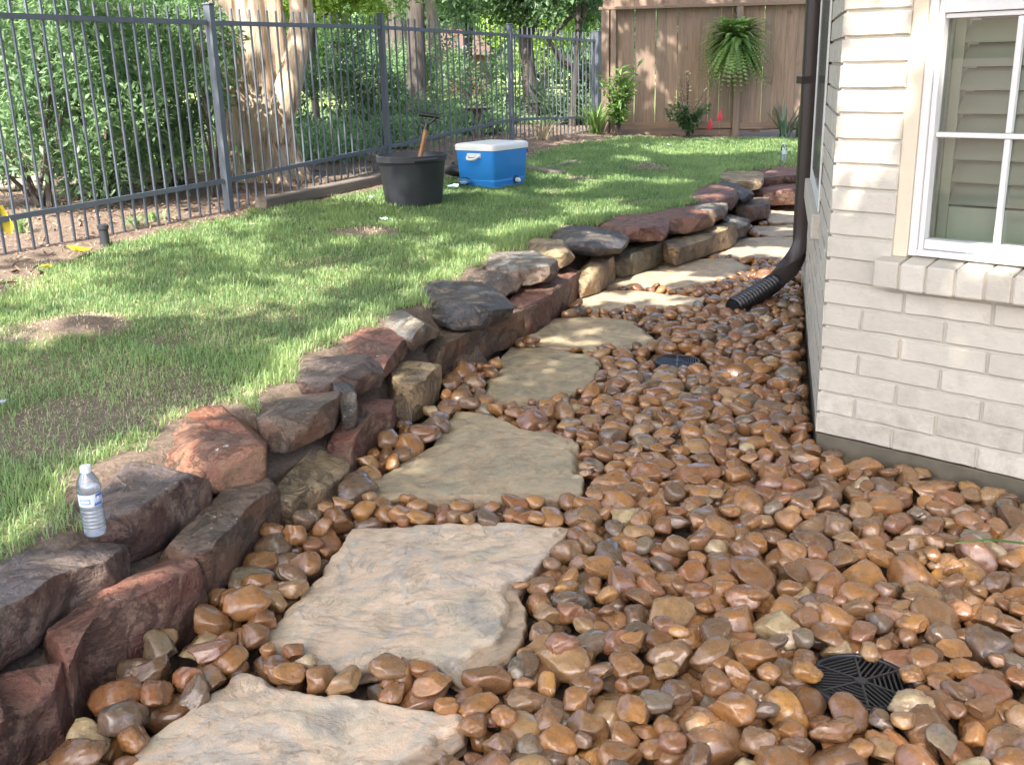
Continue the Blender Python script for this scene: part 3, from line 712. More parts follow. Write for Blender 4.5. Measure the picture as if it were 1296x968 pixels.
# ------------------------------------------------------------------ drains
gm = Geo
for k, (c, r) in enumerate(DR):
    lab = ['round black plastic drain grate among the pebbles near the bottom right', 'small black drain grate among pebbles beside the far flagstones'][k]
    t = empty('drain_grate', (c[0], c[1], -.002 if k == 0 else .008), label=lab, category='drain grate', group='drain grates in the pebble bed'); t.rotation_euler = (0, 0, .35)
    g = Geo(); n = 48; th = np.linspace(0, 2 * np.pi, n, endpoint=False)
    g.lathe([(r - .012, -.03), (r, -.03), (r, .004), (r - .003, .007), (r - .010, .007), (r - .012, .004), (r - .012, -.03)], 48, cap=False)
    g.obj('rim', MAT['black'], t, True)
    g = Geo(); g.lathe([(.016, -.006), (.016, .005), (.013, .007), (.0, .007)], 20, cap=False); R0 = r - .011
    for s in range(6):
        a = s * math.pi / 3; ca, sa = math.cos(a), math.sin(a); R = np.array([[ca, -sa, 0], [sa, ca, 0], [0, 0, 1]])
        g.box((.012, -.0028, -.006), (R0, .0028, .006), R)
        a2 = a + math.pi / 6; ca, sa = math.cos(a2), math.sin(a2); R = np.array([[ca, -sa, 0], [sa, ca, 0], [0, 0, 1]])
        w = .0115   # slats run along the sector in alternate directions
        for q in range(-5, 6):
            off = q * w
            if s % 2 == 0:
                x0 = max(abs(off) * 1.732, .02); x1 = math.sqrt(max(0, R0 * R0 - off * off))
                if x1 > x0: g.box((x0, off - .002, -.006), (x1, off + .002, .0045), R)
            else:
                xx = .03 + (q + 5) * w
                if xx < R0 * .95:
                    hw = min(xx / 1.732, math.sqrt(max(0, R0 * R0 - xx * xx))); g.box((xx - .002, -hw, -.006), (xx + .002, hw, .0045), R)
    g.obj('grate', MAT['black'], t)
    g = Geo(); g.lathe([(r - .013, -.004), (r - .02, -.05), (0.0, -.055)], 32, cap=False); g.obj('basin', MAT['black'], t)

# ------------------------------------------------------------------ house
house = empty('brick_house', (C1[0], C1[1], 0), label='cream painted brick house corner with a white framed window', category='house')
def HL(name, g, mat, smooth=False, bevel=0, parent=None, **pr_):
    """link geometry given in world space under the house"""
    v = np.concatenate(g.v) - np.array([C1[0], C1[1], 0])
    o = link(name, mesh(name, v, g.q, smooth), mat, parent or house, **pr_)
    if bevel:
        m = o.modifiers.new('b', 'BEVEL'); m.width = bevel; m.segments = 2
    return o
CO = .0806; BZ = .078; BL, BW = .285, .10; TOPZ = 2.9
def W3(s, z, off, base=None, d=None, n=None):
    base = C1 if base is None else base; d = FD if d is None else d; n = FN if n is None else n
    q = base + d * s + n * off; return [q[0], q[1], z]
def wbox(g, s0, s1, z0, z1, o0, o1, d=None, n=None, base=None):
    v = [W3(s, z, o, base, d, n) for z in (z0, z1) for o in (o0, o1) for s in (s0, s1)]
    g.add(v, [(0, 2, 3, 1), (4, 5, 7, 6), (0, 1, 5, 4), (2, 6, 7, 3), (0, 4, 6, 2), (1, 3, 7, 5)]); return g
# window limits read off the photo
a0, zA = front(1151, 10); a1, zB = front(1132, 323); casL = (a0 + a1) / 2
f0 = (front(1179, 5, -.015)[0] + front(1147, 318, -.015)[0]) / 2
sillz = front(1160, 330, 0)[1]
print('casing', casL, 'frame', f0, 'sill z', sillz, 'corner', C1, 'sd', SD)
WIN1 = 2.6; silltop = BZ + CO * round((sillz - BZ) / CO)
print('sill courses', (sillz - BZ) / CO)
silltop = sillz
FL = 3.2
# back-up wall behind the bricks (mortar plane)
g = Geo()
wbox(g, .004, casL + .003, BZ, TOPZ, -.25, -.009); wbox(g, casL + .003, WIN1, BZ, silltop - .03, -.25, -.009); wbox(g, WIN1, FL, BZ, TOPZ, -.25, -.009)
HL('wall', g, MAT['mortar'])
g = Geo(); wbox(g, -.0, FL, -.25, BZ - .006, -.25, -.004); HL('foundation', g, MAT['concrete'], bevel=.004)
g = Geo(); wbox(g, 0.0, SL, -.25, BZ - .006, -.25, -.004, SD, SN); HL('foundation', g, MAT['concrete'], bevel=.004)
def brick_mesh(L, h, seed, w=BW):
    """one brick lying along +x with softened, slightly worn edges"""
    r_ = np.random.default_rng(seed); nx_, nz_ = 9, 4; b = .0035
    xs = np.array([0, b, *np.linspace(b, L - b, nx_)[1:-1], L - b, L]); zs = np.array([0, b, *np.linspace(b, h - b, nz_)[1:-1], h - b, h])
    XX, ZZ = np.meshgrid(xs, zs); edge = (XX < b * .5) | (XX > L - b * .5) | (ZZ < b * .5) | (ZZ > h - b * .5)
    YY = np.where(edge, -.004, 0) + .0016 * vnoise(np.stack([XX * 18, ZZ * 18, XX * 0 + seed], -1), seed)
    XX = XX + edge * .0012 * vnoise(np.stack([ZZ * 60, XX * 60, XX * 0 + seed], -1), 3); ZZ = ZZ + .0014 * vnoise(np.stack([XX * 25, XX * 0, ZZ * 0 + seed], -1), 5)
    a, c = XX.shape; v = np.stack([XX, YY, ZZ], -1).reshape(-1, 3); i = np.arange(a * c).reshape(a, c)
    f = [tuple(q) for q in np.stack([i[:-1, :-1], i[:-1, 1:], i[1:, 1:], i[1:, :-1]], -1).reshape(-1, 4)]
    rim = list(i[0, :]) + list(i[1:, -1]) + list(i[-1, -2::-1]) + list(i[-2:0:-1, 0]); n0 = len(v)
    v = np.concatenate([v, v[rim] * [1, 0, 1] + [0, -w + .01, 0]])
    m = len(rim); f += [(rim[(k + 1) % m], rim[k], n0 + k, n0 + (k + 1) % m) for k in range(m)]
    return v, f
bmesh_cache = {}
def place_brick(s, z, L, h, j, off=0.0, name='brick'):
    key = (round(L, 3), round(h, 3), j % 7)
    if key not in bmesh_cache:
        v, f = brick_mesh(L, h, 11 * (j % 7) + int(L * 1000)); me = mesh('brick', v, f); me.materials.append(MAT['brick']); bmesh_cache[key] = me
    o = bpy.data.objects.new(name, bmesh_cache[key]); o.parent = house
    p = W3(s, z, off); o.location = (p[0] - C1[0], p[1] - C1[1], z)
    o.rotation_euler = (random.uniform(-.004, .004), random.uniform(-.004, .004), YAW + random.uniform(-.004, .004)); C.objects.link(o); return o
# local +y of a brick must point outward: check against FN
assert abs(FN @ np.array([-math.sin(YAW), math.cos(YAW)])) > .99
FLIP = FN @ np.array([-math.sin(YAW), math.cos(YAW)]) < 0
if FLIP:
    _bm = brick_mesh
    def brick_mesh(L, h, seed, w=BW):
        v, f = _bm(L, h, seed, w); v = v * [1, -1, 1]; return v, [q[::-1] for q in f]
nb = 0; row = 0; z = BZ
rest = Geo()
while z < TOPZ - CO:
    offs = (row % 2) * .5 * BL; full = z + CO * .5 > silltop - .10
    s = -offs if offs > .03 else 0.0; jn = .010
    while s < FL:
        e = s + BL; s0, e0 = max(s, 0.0), min(e - jn, FL)
        segs = [(s0, e0)]
        if full: segs = []
        if full and s0 == 0 : segs = [(0.0, casL - .002)]
        if full and s0 > WIN1: segs = [(s0, e0)]
        for a, b in segs:
            if b - a < .045: 
                continue
            zz = z + random.uniform(-.0015, .0015)
            if a < 1.75 and z < 2.15: place_brick(a, zz, b - a, CO - .011, nb, random.uniform(-.0015, .0015)); nb += 1
            else: wbox(rest, a, b, zz, zz + CO - .011, -.1, 0.0)
        s = e
    z += CO; row += 1
print('bricks', nb)
HL('brick', rest, MAT['brick'], kind='stuff')
# rowlock sill
s = casL - .035; j = 0
while s < WIN1:
    w = .088 + random.uniform(-.006, .006); g = Geo(); tilt = .012
    v = []
    for zz0, zz1 in ((0, 0),):
        pass
    o0, o1 = -.06, .055; dz = random.uniform(-.002, .002)
    v = [W3(a, zb, o) for (zb, o) in ((silltop - .088 + dz, o0), (silltop - .094 + dz, o1), (silltop + .012, o0), (silltop - .004 + dz, o1)) for a in (s, s + w - .007)]
    g.add(v, [(0, 2, 3, 1), (4, 5, 7, 6), (2, 6, 7, 3), (0, 1, 5, 4), (0, 4, 6, 2), (1, 3, 7, 5)])
    HL('sill_brick', g, MAT['brick'], bevel=.006); s += w; j += 1
g = Geo(); wbox(g, casL - .033, WIN1, silltop - .09, silltop - .012, -.06, .047); HL('sill_mortar', g, MAT['mortar'])
# side wall with its brick courses, a quoin edge and the projecting sill of a side window
g = Geo(); wbox(g, .0, SL, BZ, TOPZ, -.25, -.010, SD, SN); HL('wall', g, MAT['mortar'])
g = Geo(); z = BZ; row = 0
SW0, SW1 = .9, 2.3
while z < TOPZ - CO:
    s = 0.0 if row % 2 else -.14
    while s < SL:
        a, b = max(s, .0), min(s + BL - .01, SL)
        if b - a > .04: wbox(g, a + .001, b, z, z + CO - .011, -.1, random.uniform(-.002, .003), SD, SN)
        s += BL
    z += CO; row += 1
HL('brick', g, MAT['brick'], kind='stuff')
g = Geo(); wbox(g, SW0 - .05, SW1, silltop - .10, silltop + .01, -.05, .035, SD, SN); HL('side_sill', g, MAT['brick'], bevel=.008)
wf = Geo()
wbox(wf, SW0, SW0 + .07, silltop + .012, 2.5, .002, .010, SD, SN); wbox(wf, SW1 - .12, SW1 - .05, silltop + .012, 2.5, .002, .010, SD, SN)
wbox(wf, SW0 + .072, SW1 - .122, silltop + .012, silltop + .08, .002, .009, SD, SN)
HL('side_window_frame', wf, MAT['white'], bevel=.003)
g = Geo(); wbox(g, SW0 + .072, SW1 - .122, silltop + .082, 2.5, .001, .006, SD, SN); HL('side_window_pane', g, plain('green_tinted_pane', (.10, .12, .10), .1, bmp=0))
# hidden far side of the house, soffit and roof
g = Geo(); wbox(g, 0, 3.0, -.25, TOPZ, -.25, 0, np.array([SN[1] * 0 + .94, .34]), np.array([.34, -.94]) * -1, C2); HL('rear_wall', g, MAT['brick'])
rp = [C1 + FN * .35 + SN * .3, C1 + FD * 4 + FN * .35, C1 + FD * 4 + np.array([5, 4]), C2 + np.array([4, 2.5]), C2 + SN * .3 + SD * .3]
v = [[*p, TOPZ + .002] for p in rp] + [[*p, TOPZ + .16] for p in rp]; cc = np.mean(rp, 0); v.append([*cc, TOPZ + 1.6])
g = Geo(); g.add(v, [(4, 3, 2, 1, 0)] + [(i, (i + 1) % 5, (i + 1) % 5 + 5, i + 5) for i in range(5)] + [(i + 5, (i + 1) % 5 + 5, 10) for i in range(5)]); HL('roof', g, MAT['roof'])
# front window
win = empty('window', (0, 0, 0)); win.parent = house
def WP(name, s0, s1, z0, z1, o0, o1, mat, bevel=.002, **k):
    g = Geo(); wbox(g, s0, s1, z0, z1, o0, o1); return HL(name, g, mat, bevel=bevel, parent=win, **k)
WT = 2.62
WP('casing', casL, f0, silltop + .006, WT, -.08, -.006, MAT['cream'], .004)
fw = .030
WP('frame', f0 + .001, f0 + .028, silltop + .012, WT, -.08, -.014, MAT['white'])
WP('frame', f0 + .029, f0 + .046, silltop + .012, WT, -.08, -.022, MAT['white'])
zbr = front(1250, 310, -.03)[1]; zmid = front(1230, 172, -.03)[1]; ztr = front(1230, 15, -.03)[1]
g1 = f0 + .047
WP('frame', f0 + .029, WIN1, silltop + .014, silltop + .034, -.08, -.012, MAT['white'])
WP('frame', g1, WIN1, silltop + .036, zbr, -.08, -.026, MAT['white'])
WP('frame', g1, WIN1, ztr, ztr + .055, -.08, -.018, MAT['white'])
WP('frame', g1, WIN1, ztr - .016, ztr - .002, -.08, -.03, MAT['white'])
mu = [front(1262, 310, -.04)[0], front(1291, 30, -.04)[0]]; mus = sum(mu) / 2; print('muntin', mu, 'z', zbr, zmid, ztr)
for a, b in ((zbr + .001, zmid - .009), (zmid + .009, ztr - .018)): WP('muntin', mus - .009, mus + .009, a, b, -.058, -.034, MAT['white'], .003)
WP('muntin', mus - .009, mus + .009, ztr + .057, WT, -.058, -.034, MAT['white'], .003)
WP('muntin', g1, WIN1, zmid - .008, zmid + .008, -.057, -.035, MAT['white'], .003)
WP('muntin', mus + .55, mus + .568, zbr + .001, WT, -.06, -.036, MAT['white'], .003)
g = Geo(); g.add([W3(g1, zbr, -.062), W3(WIN1, zbr, -.062), W3(WIN1, WT, -.062), W3(g1, WT, -.062)], [(0, 1, 2, 3)])
HL('pane', g, MAT['glass'], parent=win)
# plantation shutter behind the pane
SH0 = front(1201, 262, -.14)[0]
WP('shutter_stile', g1 - .04, SH0 - .035, silltop - .02, WT, -.17, -.125, MAT['shutter'])
WP('shutter_stile', SH0 - .033, SH0, silltop - .02, WT, -.165, -.135, MAT['shutter'])
zt_, zb_ = front(1250, 24, -.14)[1], front(1250, 262, -.14)[1]
WP('shutter_rail', SH0 + .001, SH0 + .72, silltop - .02, zb_ - .005, -.165, -.135, MAT['shutter'])
WP('shutter_stile', SH0 + .722, SH0 + .80, silltop - .02, WT, -.165, -.135, MAT['shutter'])
nl = 8; pit = (zt_ - zb_) / nl
louv = []
for k in range(-0, nl + 4):
    zc = zb_ + pit * (k + .5); g = Geo(); a = math.radians(52); hw = pit * .60
    for sgn in (0,):
        pr_ = []
        for t in np.linspace(0, 2 * math.pi, 12, endpoint=False):
            u, w_ = hw * math.cos(t), .0055 * math.sin(t); pr_.append((u * math.cos(a) - w_ * math.sin(a), u * math.sin(a) + w_ * math.cos(a)))
        v = [W3(s_, zc - y_ if False else zc + y_, -.150 - x_) for s_ in (SH0 + .003, SH0 + .718) for x_, y_ in pr_]
        f = [(i, (i + 1) % 12, 12 + (i + 1) % 12, 12 + i) for i in range(12)] + [tuple(range(12))[::-1], tuple(range(12, 24))]
        g.add(v, f)
    HL('louver', g, MAT['shutter'], True, parent=win)
g = Geo(); wbox(g, g1 - .08, WIN1 + .05, silltop - .06, WT + .1, -.60, -.56); HL('dark_room_sheet', g, plain('dim_room', (.05, .05, .045), .9, bmp=0), parent=win)  # dark sheet, its colour stands in for the unlit room behind the louvers

# downspout at the far end of the side wall
dsY = C2[1] - .5; pb = pixY(1012.5, 330, dsY); pt = pixY(1030, 0, dsY)
ds = empty('downspout', (pb[0], pb[1], 0), label='dark brown downspout running down the brick corner into a black pipe', category='downspout')
bx, by = pb[0] - 0.0, pb[1]
def rect_tube(g, pts, hw, hd, side):
    pts = np.asarray(pts, float); t = np.gradient(pts, axis=0); t /= np.linalg.norm(t, axis=1)[:, None]; vs = []
    pat = [(-1, -.82), (-.82, -1), (-.3, -1), (-.27, -.88), (.27, -.88), (.3, -1), (.82, -1), (1, -.82), (1, .82), (.82, 1), (-.82, 1), (-1, .82)]
    for p, d in zip(pts, t):
        n_ = np.cross(d, side); n_ /= np.linalg.norm(n_); s_ = np.cross(n_, d)
        vs += [p + s_ * hw * a + n_ * hd * b for a, b in pat]
    n = 12; m = len(pts); f = [(i * n + j, i * n + (j + 1) % n, (i + 1) * n + (j + 1) % n, (i + 1) * n + j) for i in range(m - 1) for j in range(n)]
    g.add(np.array(vs), f + [tuple(range(n)), tuple(range((m - 1) * n, m * n))])
ex = np.array([1.0, 0, 0]); dend = pixY(972, 362, dsY - .10) - np.array([pb[0], pb[1], 0]); 
el = [(0, 0, z) for z in np.linspace(2.9, .46, 12)]
P0 = np.array([0, 0, .42]); P2 = np.array([dend[0], dend[1], dend[2] + .0]); P1 = np.array([0.01, 0, P2[2] + .10])
for t in np.linspace(0, 1, 12)[1:]: el.append(tuple((1 - t) ** 2 * P0 + 2 * t * (1 - t) * P1 + t * t * P2))
g = Geo(); rect_tube(g, el, .045, .050, np.array([.77, -.1, .64])); o = g.obj('pipe', MAT['spout'], ds, True)
g = Geo(); g.box((-.068, -.05, 1.25), (.068, .05, 1.29)); g.obj('strap', MAT['spout'], ds, bevel=.003)
e0 = P2 - (P2 - P1) * .25; e1 = pixY(928, 382, dsY - .35) - np.array([pb[0], pb[1], 0]); e1[2] = .045
tt = np.linspace(0, 1, 130); pth = e0 + (e1 - e0) * tt[:, None]; pth[:, 2] = np.maximum(e0[2] + (e1[2] - e0[2]) * tt ** .8, .03)
rr = .050 + .007 * np.sign(np.sin(tt * 2 * np.pi * 15)) * np.abs(np.sin(tt * 2 * np.pi * 15)) ** .4; rr[:10] = .056
g = Geo(); g.tube(pth, rr, 28, cap=False); g.obj('corrugated_pipe', MAT['black'], ds, True)
g = Geo(); g.tube(pth[::-1][:40:5] + [0, 0, 0], .042, 20); g.obj('dark_pipe_plug', plain('dark_inside', (.004, .004, .004), .9, bmp=0), ds)  # near-black plug paints the shade inside the open pipe end

# ------------------------------------------------------------------ iron fence
fence = empty('iron_fence', (0, 0, 0), label='grey iron picket fence running along the planting bed', category='fence')
FP = []                                                              # post positions: top pixel, forward distance, base z
for (tx, ty, yy, bxp, byp) in ((262, 7, 7.55, 290, 262), (474, 19, 10.35, 491, 190), (643, 32, 12.9, 648, 172), (752, 41, 14.7, 755, 166)):
    a = pixY(tx, ty, yy); b = pixY(bxp, byp, yy); x_ = b[0]; FP.append(np.array([x_, yy, b[2] - (.16 if yy > 9 and yy < 11 else 0), a[2]]))
a = pixY(10, 0, 5.85); d0 = FP[0] - FP[1]; pA = pixY(26, 303, 6.0)
dirA = np.array([FP[0][0] - pA[0], FP[0][1] - pA[1]]); L0 = np.linalg.norm(dirA); dirA /= L0
gap = 2.75; zb0 = pA[2]; 
zt0 = pixY(12, 27, 6.02)[2] + .13
for k in (1, 2):
    q = FP[0][:2] - dirA * gap; FP.insert(0, np.array([q[0], q[1], FP[0][2] - .04 + (0 if k > 1 else 0), FP[0][3] + .0]))
print('posts', np.round(FP, 2), 'pA', pA, 'zt0', zt0)
pkm = None
for k, p in enumerate(FP):
    last = k == len(FP) - 1; w = .027 if not last else .055
    g = Geo(); g.box((-w, -w, p[2] - .12), (w, w, p[3])); g.box((-w - .006, -w - .006, p[3] + .001), (w + .006, w + .006, p[3] + .014))
    dd = (FP[min(k + 1, len(FP) - 1)] - FP[max(k - 1, 0)])[:2]
    o = g.obj('post', MAT['iron'], fence, bevel=.004, loc=(p[0], p[1], 0)); o.rotation_euler = (0, 0, math.atan2(dd[1], dd[0]))
NP = 22
g = Geo(); g.box((-.0062, -.0062, 0), (.0062, .0062, 1)); pk = g.me('picket'); pk.materials.append(MAT['iron'])
for k in range(len(FP) - 1):
    NP = 28 if k < 2 else 22
    a, b = FP[k], FP[k + 1]; d = b[:2] - a[:2]; L = np.linalg.norm(d); an = math.atan2(d[1], d[0]); hh = a[3] - a[2]
    for zz in ('t', 'b'):
        za, zb = (a[3] - .115, b[3] - .115) if zz == 't' else (a[2] + .19, b[2] + .19)
        g = Geo(); n_ = np.array([-d[1], d[0]]) / L * .014; q = d / L * .04
        v = [[*(p + s_ * n_), z_ + t_] for p, z_ in ((a[:2] + q, za), (b[:2] - q, zb)) for s_ in (-1, 1) for t_ in (-.016, .016)]
        g.add(v, [(0, 1, 3, 2), (4, 6, 7, 5), (0, 4, 5, 1), (2, 3, 7, 6), (0, 2, 6, 4), (1, 5, 7, 3)]); g.obj('rail', MAT['iron'], fence)
    for j in range(1, NP):
        t = j / NP; p = a + (b - a) * t; zb_ = p[2] - .03 + .015 * vnoise(np.array([p[0] * 5, p[1] * 5, 0.])); zt_ = p[3] - .015
        if k == len(FP) - 1: zt_ -= .0
        o = bpy.data.objects.new('picket', pk); o.parent = fence; o.location = (p[0], p[1], zb_); o.scale = (1, 1, zt_ - zb_); o.rotation_euler = (random.uniform(-.006, .006), random.uniform(-.006, .006), an); C.objects.link(o)

# ------------------------------------------------------------------ cedar fence at the back
WA = pixY(776, 174, 14.55); WB = pixY(1040, 168, 14.3); wz = .42
wd = (WB - WA)[:2]; wd /= np.linalg.norm(wd); wan = math.atan2(wd[1], wd[0])
cf = empty('wooden_fence', (WA[0], WA[1], 0), label='tall brown cedar board fence closing the back of the lawn', category='fence'); cf.rotation_euler = (0, 0, wan)
def cfz(px_, py_): return float(pixY(px_, py_, 14.45)[2])
ztr_, zbr_ = cfz(880, 10), cfz(820, 160); zbot = cfz(900, 168)
PWI = .1425; nbd = 48; top = 2.75
for k in range(-1, nbd):
    x0 = k * PWI; w = PWI - .0015 - abs(random.gauss(0, .002)); th = .016; yo = random.uniform(-.004, .004)
    z0 = zbot + random.uniform(-.01, .03) + (.10 if 0 <= k < 7 else 0); 
    g = Geo(); g.box((0, 0, z0), (w, th, ztr_ - .002))
    o = g.obj('board', MAT['board'], cf, bevel=.0, loc=(x0, yo, 0)); o.rotation_euler = (0, random.gauss(0, .0022), 0)
    g = Geo(); g.box((0, .02, ztr_ + .042), (w, .036, top)); g.obj('board', MAT['board'], cf, loc=(x0, yo, 0))
fpx = float((pixY(930, 90, 14.45)[:2] - WA[:2]) @ wd); fp0 = float((pixY(765, 100, 14.6)[:2] - WA[:2]) @ wd)
for x_, w in ((fpx - .02, .09), (fp0 - .04, .10), (fp0 + .08, .07), (fpx + 2.5, .09), (fpx + 5, .09)):
    g = Geo(); g.box((0, -.085, zbot - .1), (w, -.006, ztr_ - .003)); g.obj('post', MAT['board'], cf, bevel=.004, loc=(x_, 0, 0))
segs = [(fp0 + .16, fpx - .024, 0), (fpx + .074, fpx + 2.495, -.02), (fpx + 2.595, fpx + 4.99, 0)]
for a_, b_, dz in segs:
    g = Geo(); g.box((a_, -.045, zbr_ - .045 + dz), (b_, -.006, zbr_ + .045 + dz)); g.obj('rail', MAT['rail'], cf, bevel=.003)
    if a_ < 1: g = Geo(); g.box((a_, -.03, zbr_ - .18), (b_, .004, zbr_ - .06)); g.obj('kickboard', MAT['rail'], cf, bevel=.003)
g = Geo(); g.box((-.2, -.09, ztr_), (nbd * PWI, .05, ztr_ + .038)); g.obj('rail', MAT['rail'], cf, bevel=.003)

# ------------------------------------------------------------------ cooler, pot, spade, bottles
def solid(n_, poly0, poly1, z0, z1, g):
    n = len(poly0); v = [[*p, z0] for p in poly0] + [[*p, z1] for p in poly1]
    g.add(v, [tuple(range(n))[::-1], tuple(range(n, 2 * n))] + [(i, (i + 1) % n, n + (i + 1) % n, n + i) for i in range(n)])
def rrect(w, d, r, n=5):
    out = []
    for cx_, cy_, a in ((w - r, d - r, 0), (-w + r, d - r, 90), (-w + r, -d + r, 180), (w - r, -d + r, 270)):
        for t in np.linspace(0, 90, n): out.append((cx_ + r * math.cos(math.radians(a + t)), cy_ + r * math.sin(math.radians(a + t))))
    return out
def loft(g, secs):
    n = len(secs[0][1]); v = [[x, y, z] for z, P in secs for x, y in P]; m = len(secs)
    g.add(v, [(i * n + j, i * n + (j + 1) % n, (i + 1) * n + (j + 1) % n, (i + 1) * n + j) for i in range(m - 1) for j in range(n)] + [tuple(range(n))[::-1], tuple((m - 1) * n + j for j in range(n))])
pc = onlawn(626, 239); pr2 = onlawn(680, 230); pl2 = onlawn(596, 231)
co = np.array(pc[:2]); u1 = pr2[:2] - co; u2 = pl2[:2] - co
print('cooler', pc, np.linalg.norm(u1), np.linalg.norm(u2), np.degrees(np.arccos(u1 @ u2 / np.linalg.norm(u1) / np.linalg.norm(u2))))
ca = math.atan2(u1[1], u1[0]) - .0; Wc, Dc = .25, .215
ctr = co + np.array([math.cos(ca), math.sin(ca)]) * Wc + np.array([-math.sin(ca), math.cos(ca)]) * Dc
hc = (pixY(617, 190, pc[1])[2] - pc[2]); hc *= 1.14
k = empty('cooler', (ctr[0], ctr[1], float(terrain(*[np.array([q]) for q in ctr])[0]) + .005), label='blue picnic cooler with a white lid standing on the lawn', category='cooler'); k.rotation_euler = (0, 0, ca)
g = Geo(); loft(g, [(0, rrect(Wc * .90, Dc * .90, .035)), (.05, rrect(Wc * .93, Dc * .92, .04)), (.055, rrect(Wc * .935, Dc * .925, .04)), (.06, rrect(Wc * .925, Dc * .915, .04)), (.067, rrect(Wc * .925, Dc * .915, .04)), (.073, rrect(Wc * .94, Dc * .93, .04)), (hc * .84, rrect(Wc, Dc, .04))]); g.obj('body', MAT['blue'], k, True)
g = Geo(); loft(g, [(hc * .842, rrect(Wc + .008, Dc + .008, .045)), (hc * .95, rrect(Wc + .010, Dc + .010, .045)), (hc * .985, rrect(Wc - .002, Dc - .002, .04)), (hc, rrect(Wc - .03, Dc - .03, .03)), (hc * 1.004, rrect(Wc - .06, Dc - .05, .03))]); g.obj('lid', MAT['lid'], k, True)
for sx in (-1, 1):
    g = Geo(); g.tube([(sx * (Wc + .0), -.06, hc * .72), (sx * (Wc + .025), -.055, hc * .70), (sx * (Wc + .045), -.04, hc * .66), (sx * (Wc + .048), 0, hc * .65), (sx * (Wc + .045), .04, hc * .66), (sx * (Wc + .025), .055, hc * .70), (sx * Wc, .06, hc * .72)], .011, 8); g.obj('handle', MAT['lid'], k, True)
    g = Geo(); g.box((sx * (Wc - .004) - .01, -.075, hc * .68), (sx * (Wc - .004) + .01, .075, hc * .78)); g.obj('handle_mount', MAT['lid'], k, bevel=.006)
g = Geo(); g.tube([(.07, -Dc * .92, .045), (.07, -Dc - .02, .045)], [.022, .018], 14); g.tube([(.07, -Dc - .018, .045), (.07, -Dc - .035, .04)], .012, 10); g.obj('drain_plug', MAT['lid'], k, True)
g = Geo(); g.tube([(.07, -Dc * .93, .05), (.07, -Dc * .93 - .012, .05)], [.036, .033], 18); g.obj('recess_shade_disc', plain('recess_shade_blue', (.01, .06, .2), .5), k, True)  # raised disc in darker blue, painted as the shade of a recess

pb_ = onlawn(521, 259); wpx = pixY(566, 200, pb_[1] + .25)[0] - pixY(477, 200, pb_[1] + .25)[0]; cy_ = pb_[1] + .14; cx_ = pixY(521, 200, cy_)[0]
Rp = wpx / 2; hp = pixY(520, 196, cy_ - .25)[2] - float(zl(cx_, cy_)); print('pot', Rp, hp)
pot = empty('plant_pot', (cx_, cy_, float(zl(cx_, cy_)) - .015), label='large black nursery pot holding a spade on the lawn', category='plant pot')
g = Geo(); R = Rp; g.lathe([(0.0, .0), (R * .78, 0), (R * .80, .01), (R * .93, hp * .84), (R * .945, hp * .86), (R * .99, hp * .875), (R, hp * .99), (R * .985, hp), (R * .955, hp), (R * .95, hp * .88), (R * .90, hp * .84), (R * .76, .02), (0, .02)], 56, cap=False); g.obj('body', MAT['pot'], pot, True)
for an in (2.2, 5.3, -1.2):
    g = Geo(); pts = [(R * 1.0 * math.cos(an + t), R * 1.0 * math.sin(an + t), hp * (.93)) for t in np.linspace(-.22, .22, 9)]; pts = [(x * (1.05), y * 1.05, z) for x, y, z in pts]
    g.tube(pts, .014, 8); g.obj('handle', MAT['pot'], pot, True)
g = Geo(); g.lathe([(R * .88, hp * .55), (R * .5, hp * .62), (0, hp * .6)], 30, cap=False); g.obj('soil', MAT['mulch'], pot)
sp0 = pixY(533, 193, cy_ + .0); sp1 = pixY(543, 146, cy_ + .05)
sp = empty('spade', (sp0[0], sp0[1], float(zl(cx_, cy_)) + .2), label='spade with a wooden shaft and black grip standing in the black pot', category='spade'); B = np.array(sp.location)
a = sp0 - B; b = sp1 - B; dr = (b - a) / np.linalg.norm(b - a)
g = Geo(); g.tube([a - dr * .22, a + (b - a) * .62], [.020, .018], 10); g.obj('shaft', MAT['handle'], sp, True)
g = Geo(); g.tube([a + (b - a) * .60, a + (b - a) * .78], [.024, .02], 10); g.tube([a + (b - a) * .72, a + (b - a) * .8 + [.05, 0, 0.02], b + [.052, 0, 0]], .010, 8); g.tube([a + (b - a) * .72, a + (b - a) * .8 - [.05, 0, -0.02], b - [.052, 0, 0]], .010, 8); g.obj('yoke', MAT['black'], sp, True)
g = Geo(); g.tube([b - [.075, 0, -.012], b, b + [.075, 0, -.012]], .020, 10); g.obj('grip', MAT['black'], sp, True)
g = Geo(); q = a - dr * .2; g.tube([q, q - dr * .02, q - dr * .22, q - dr * .27], [.04, .085, .08, .03], 12, squash=(1, .12)); g.obj('blade', MAT['iron2'], sp, True)

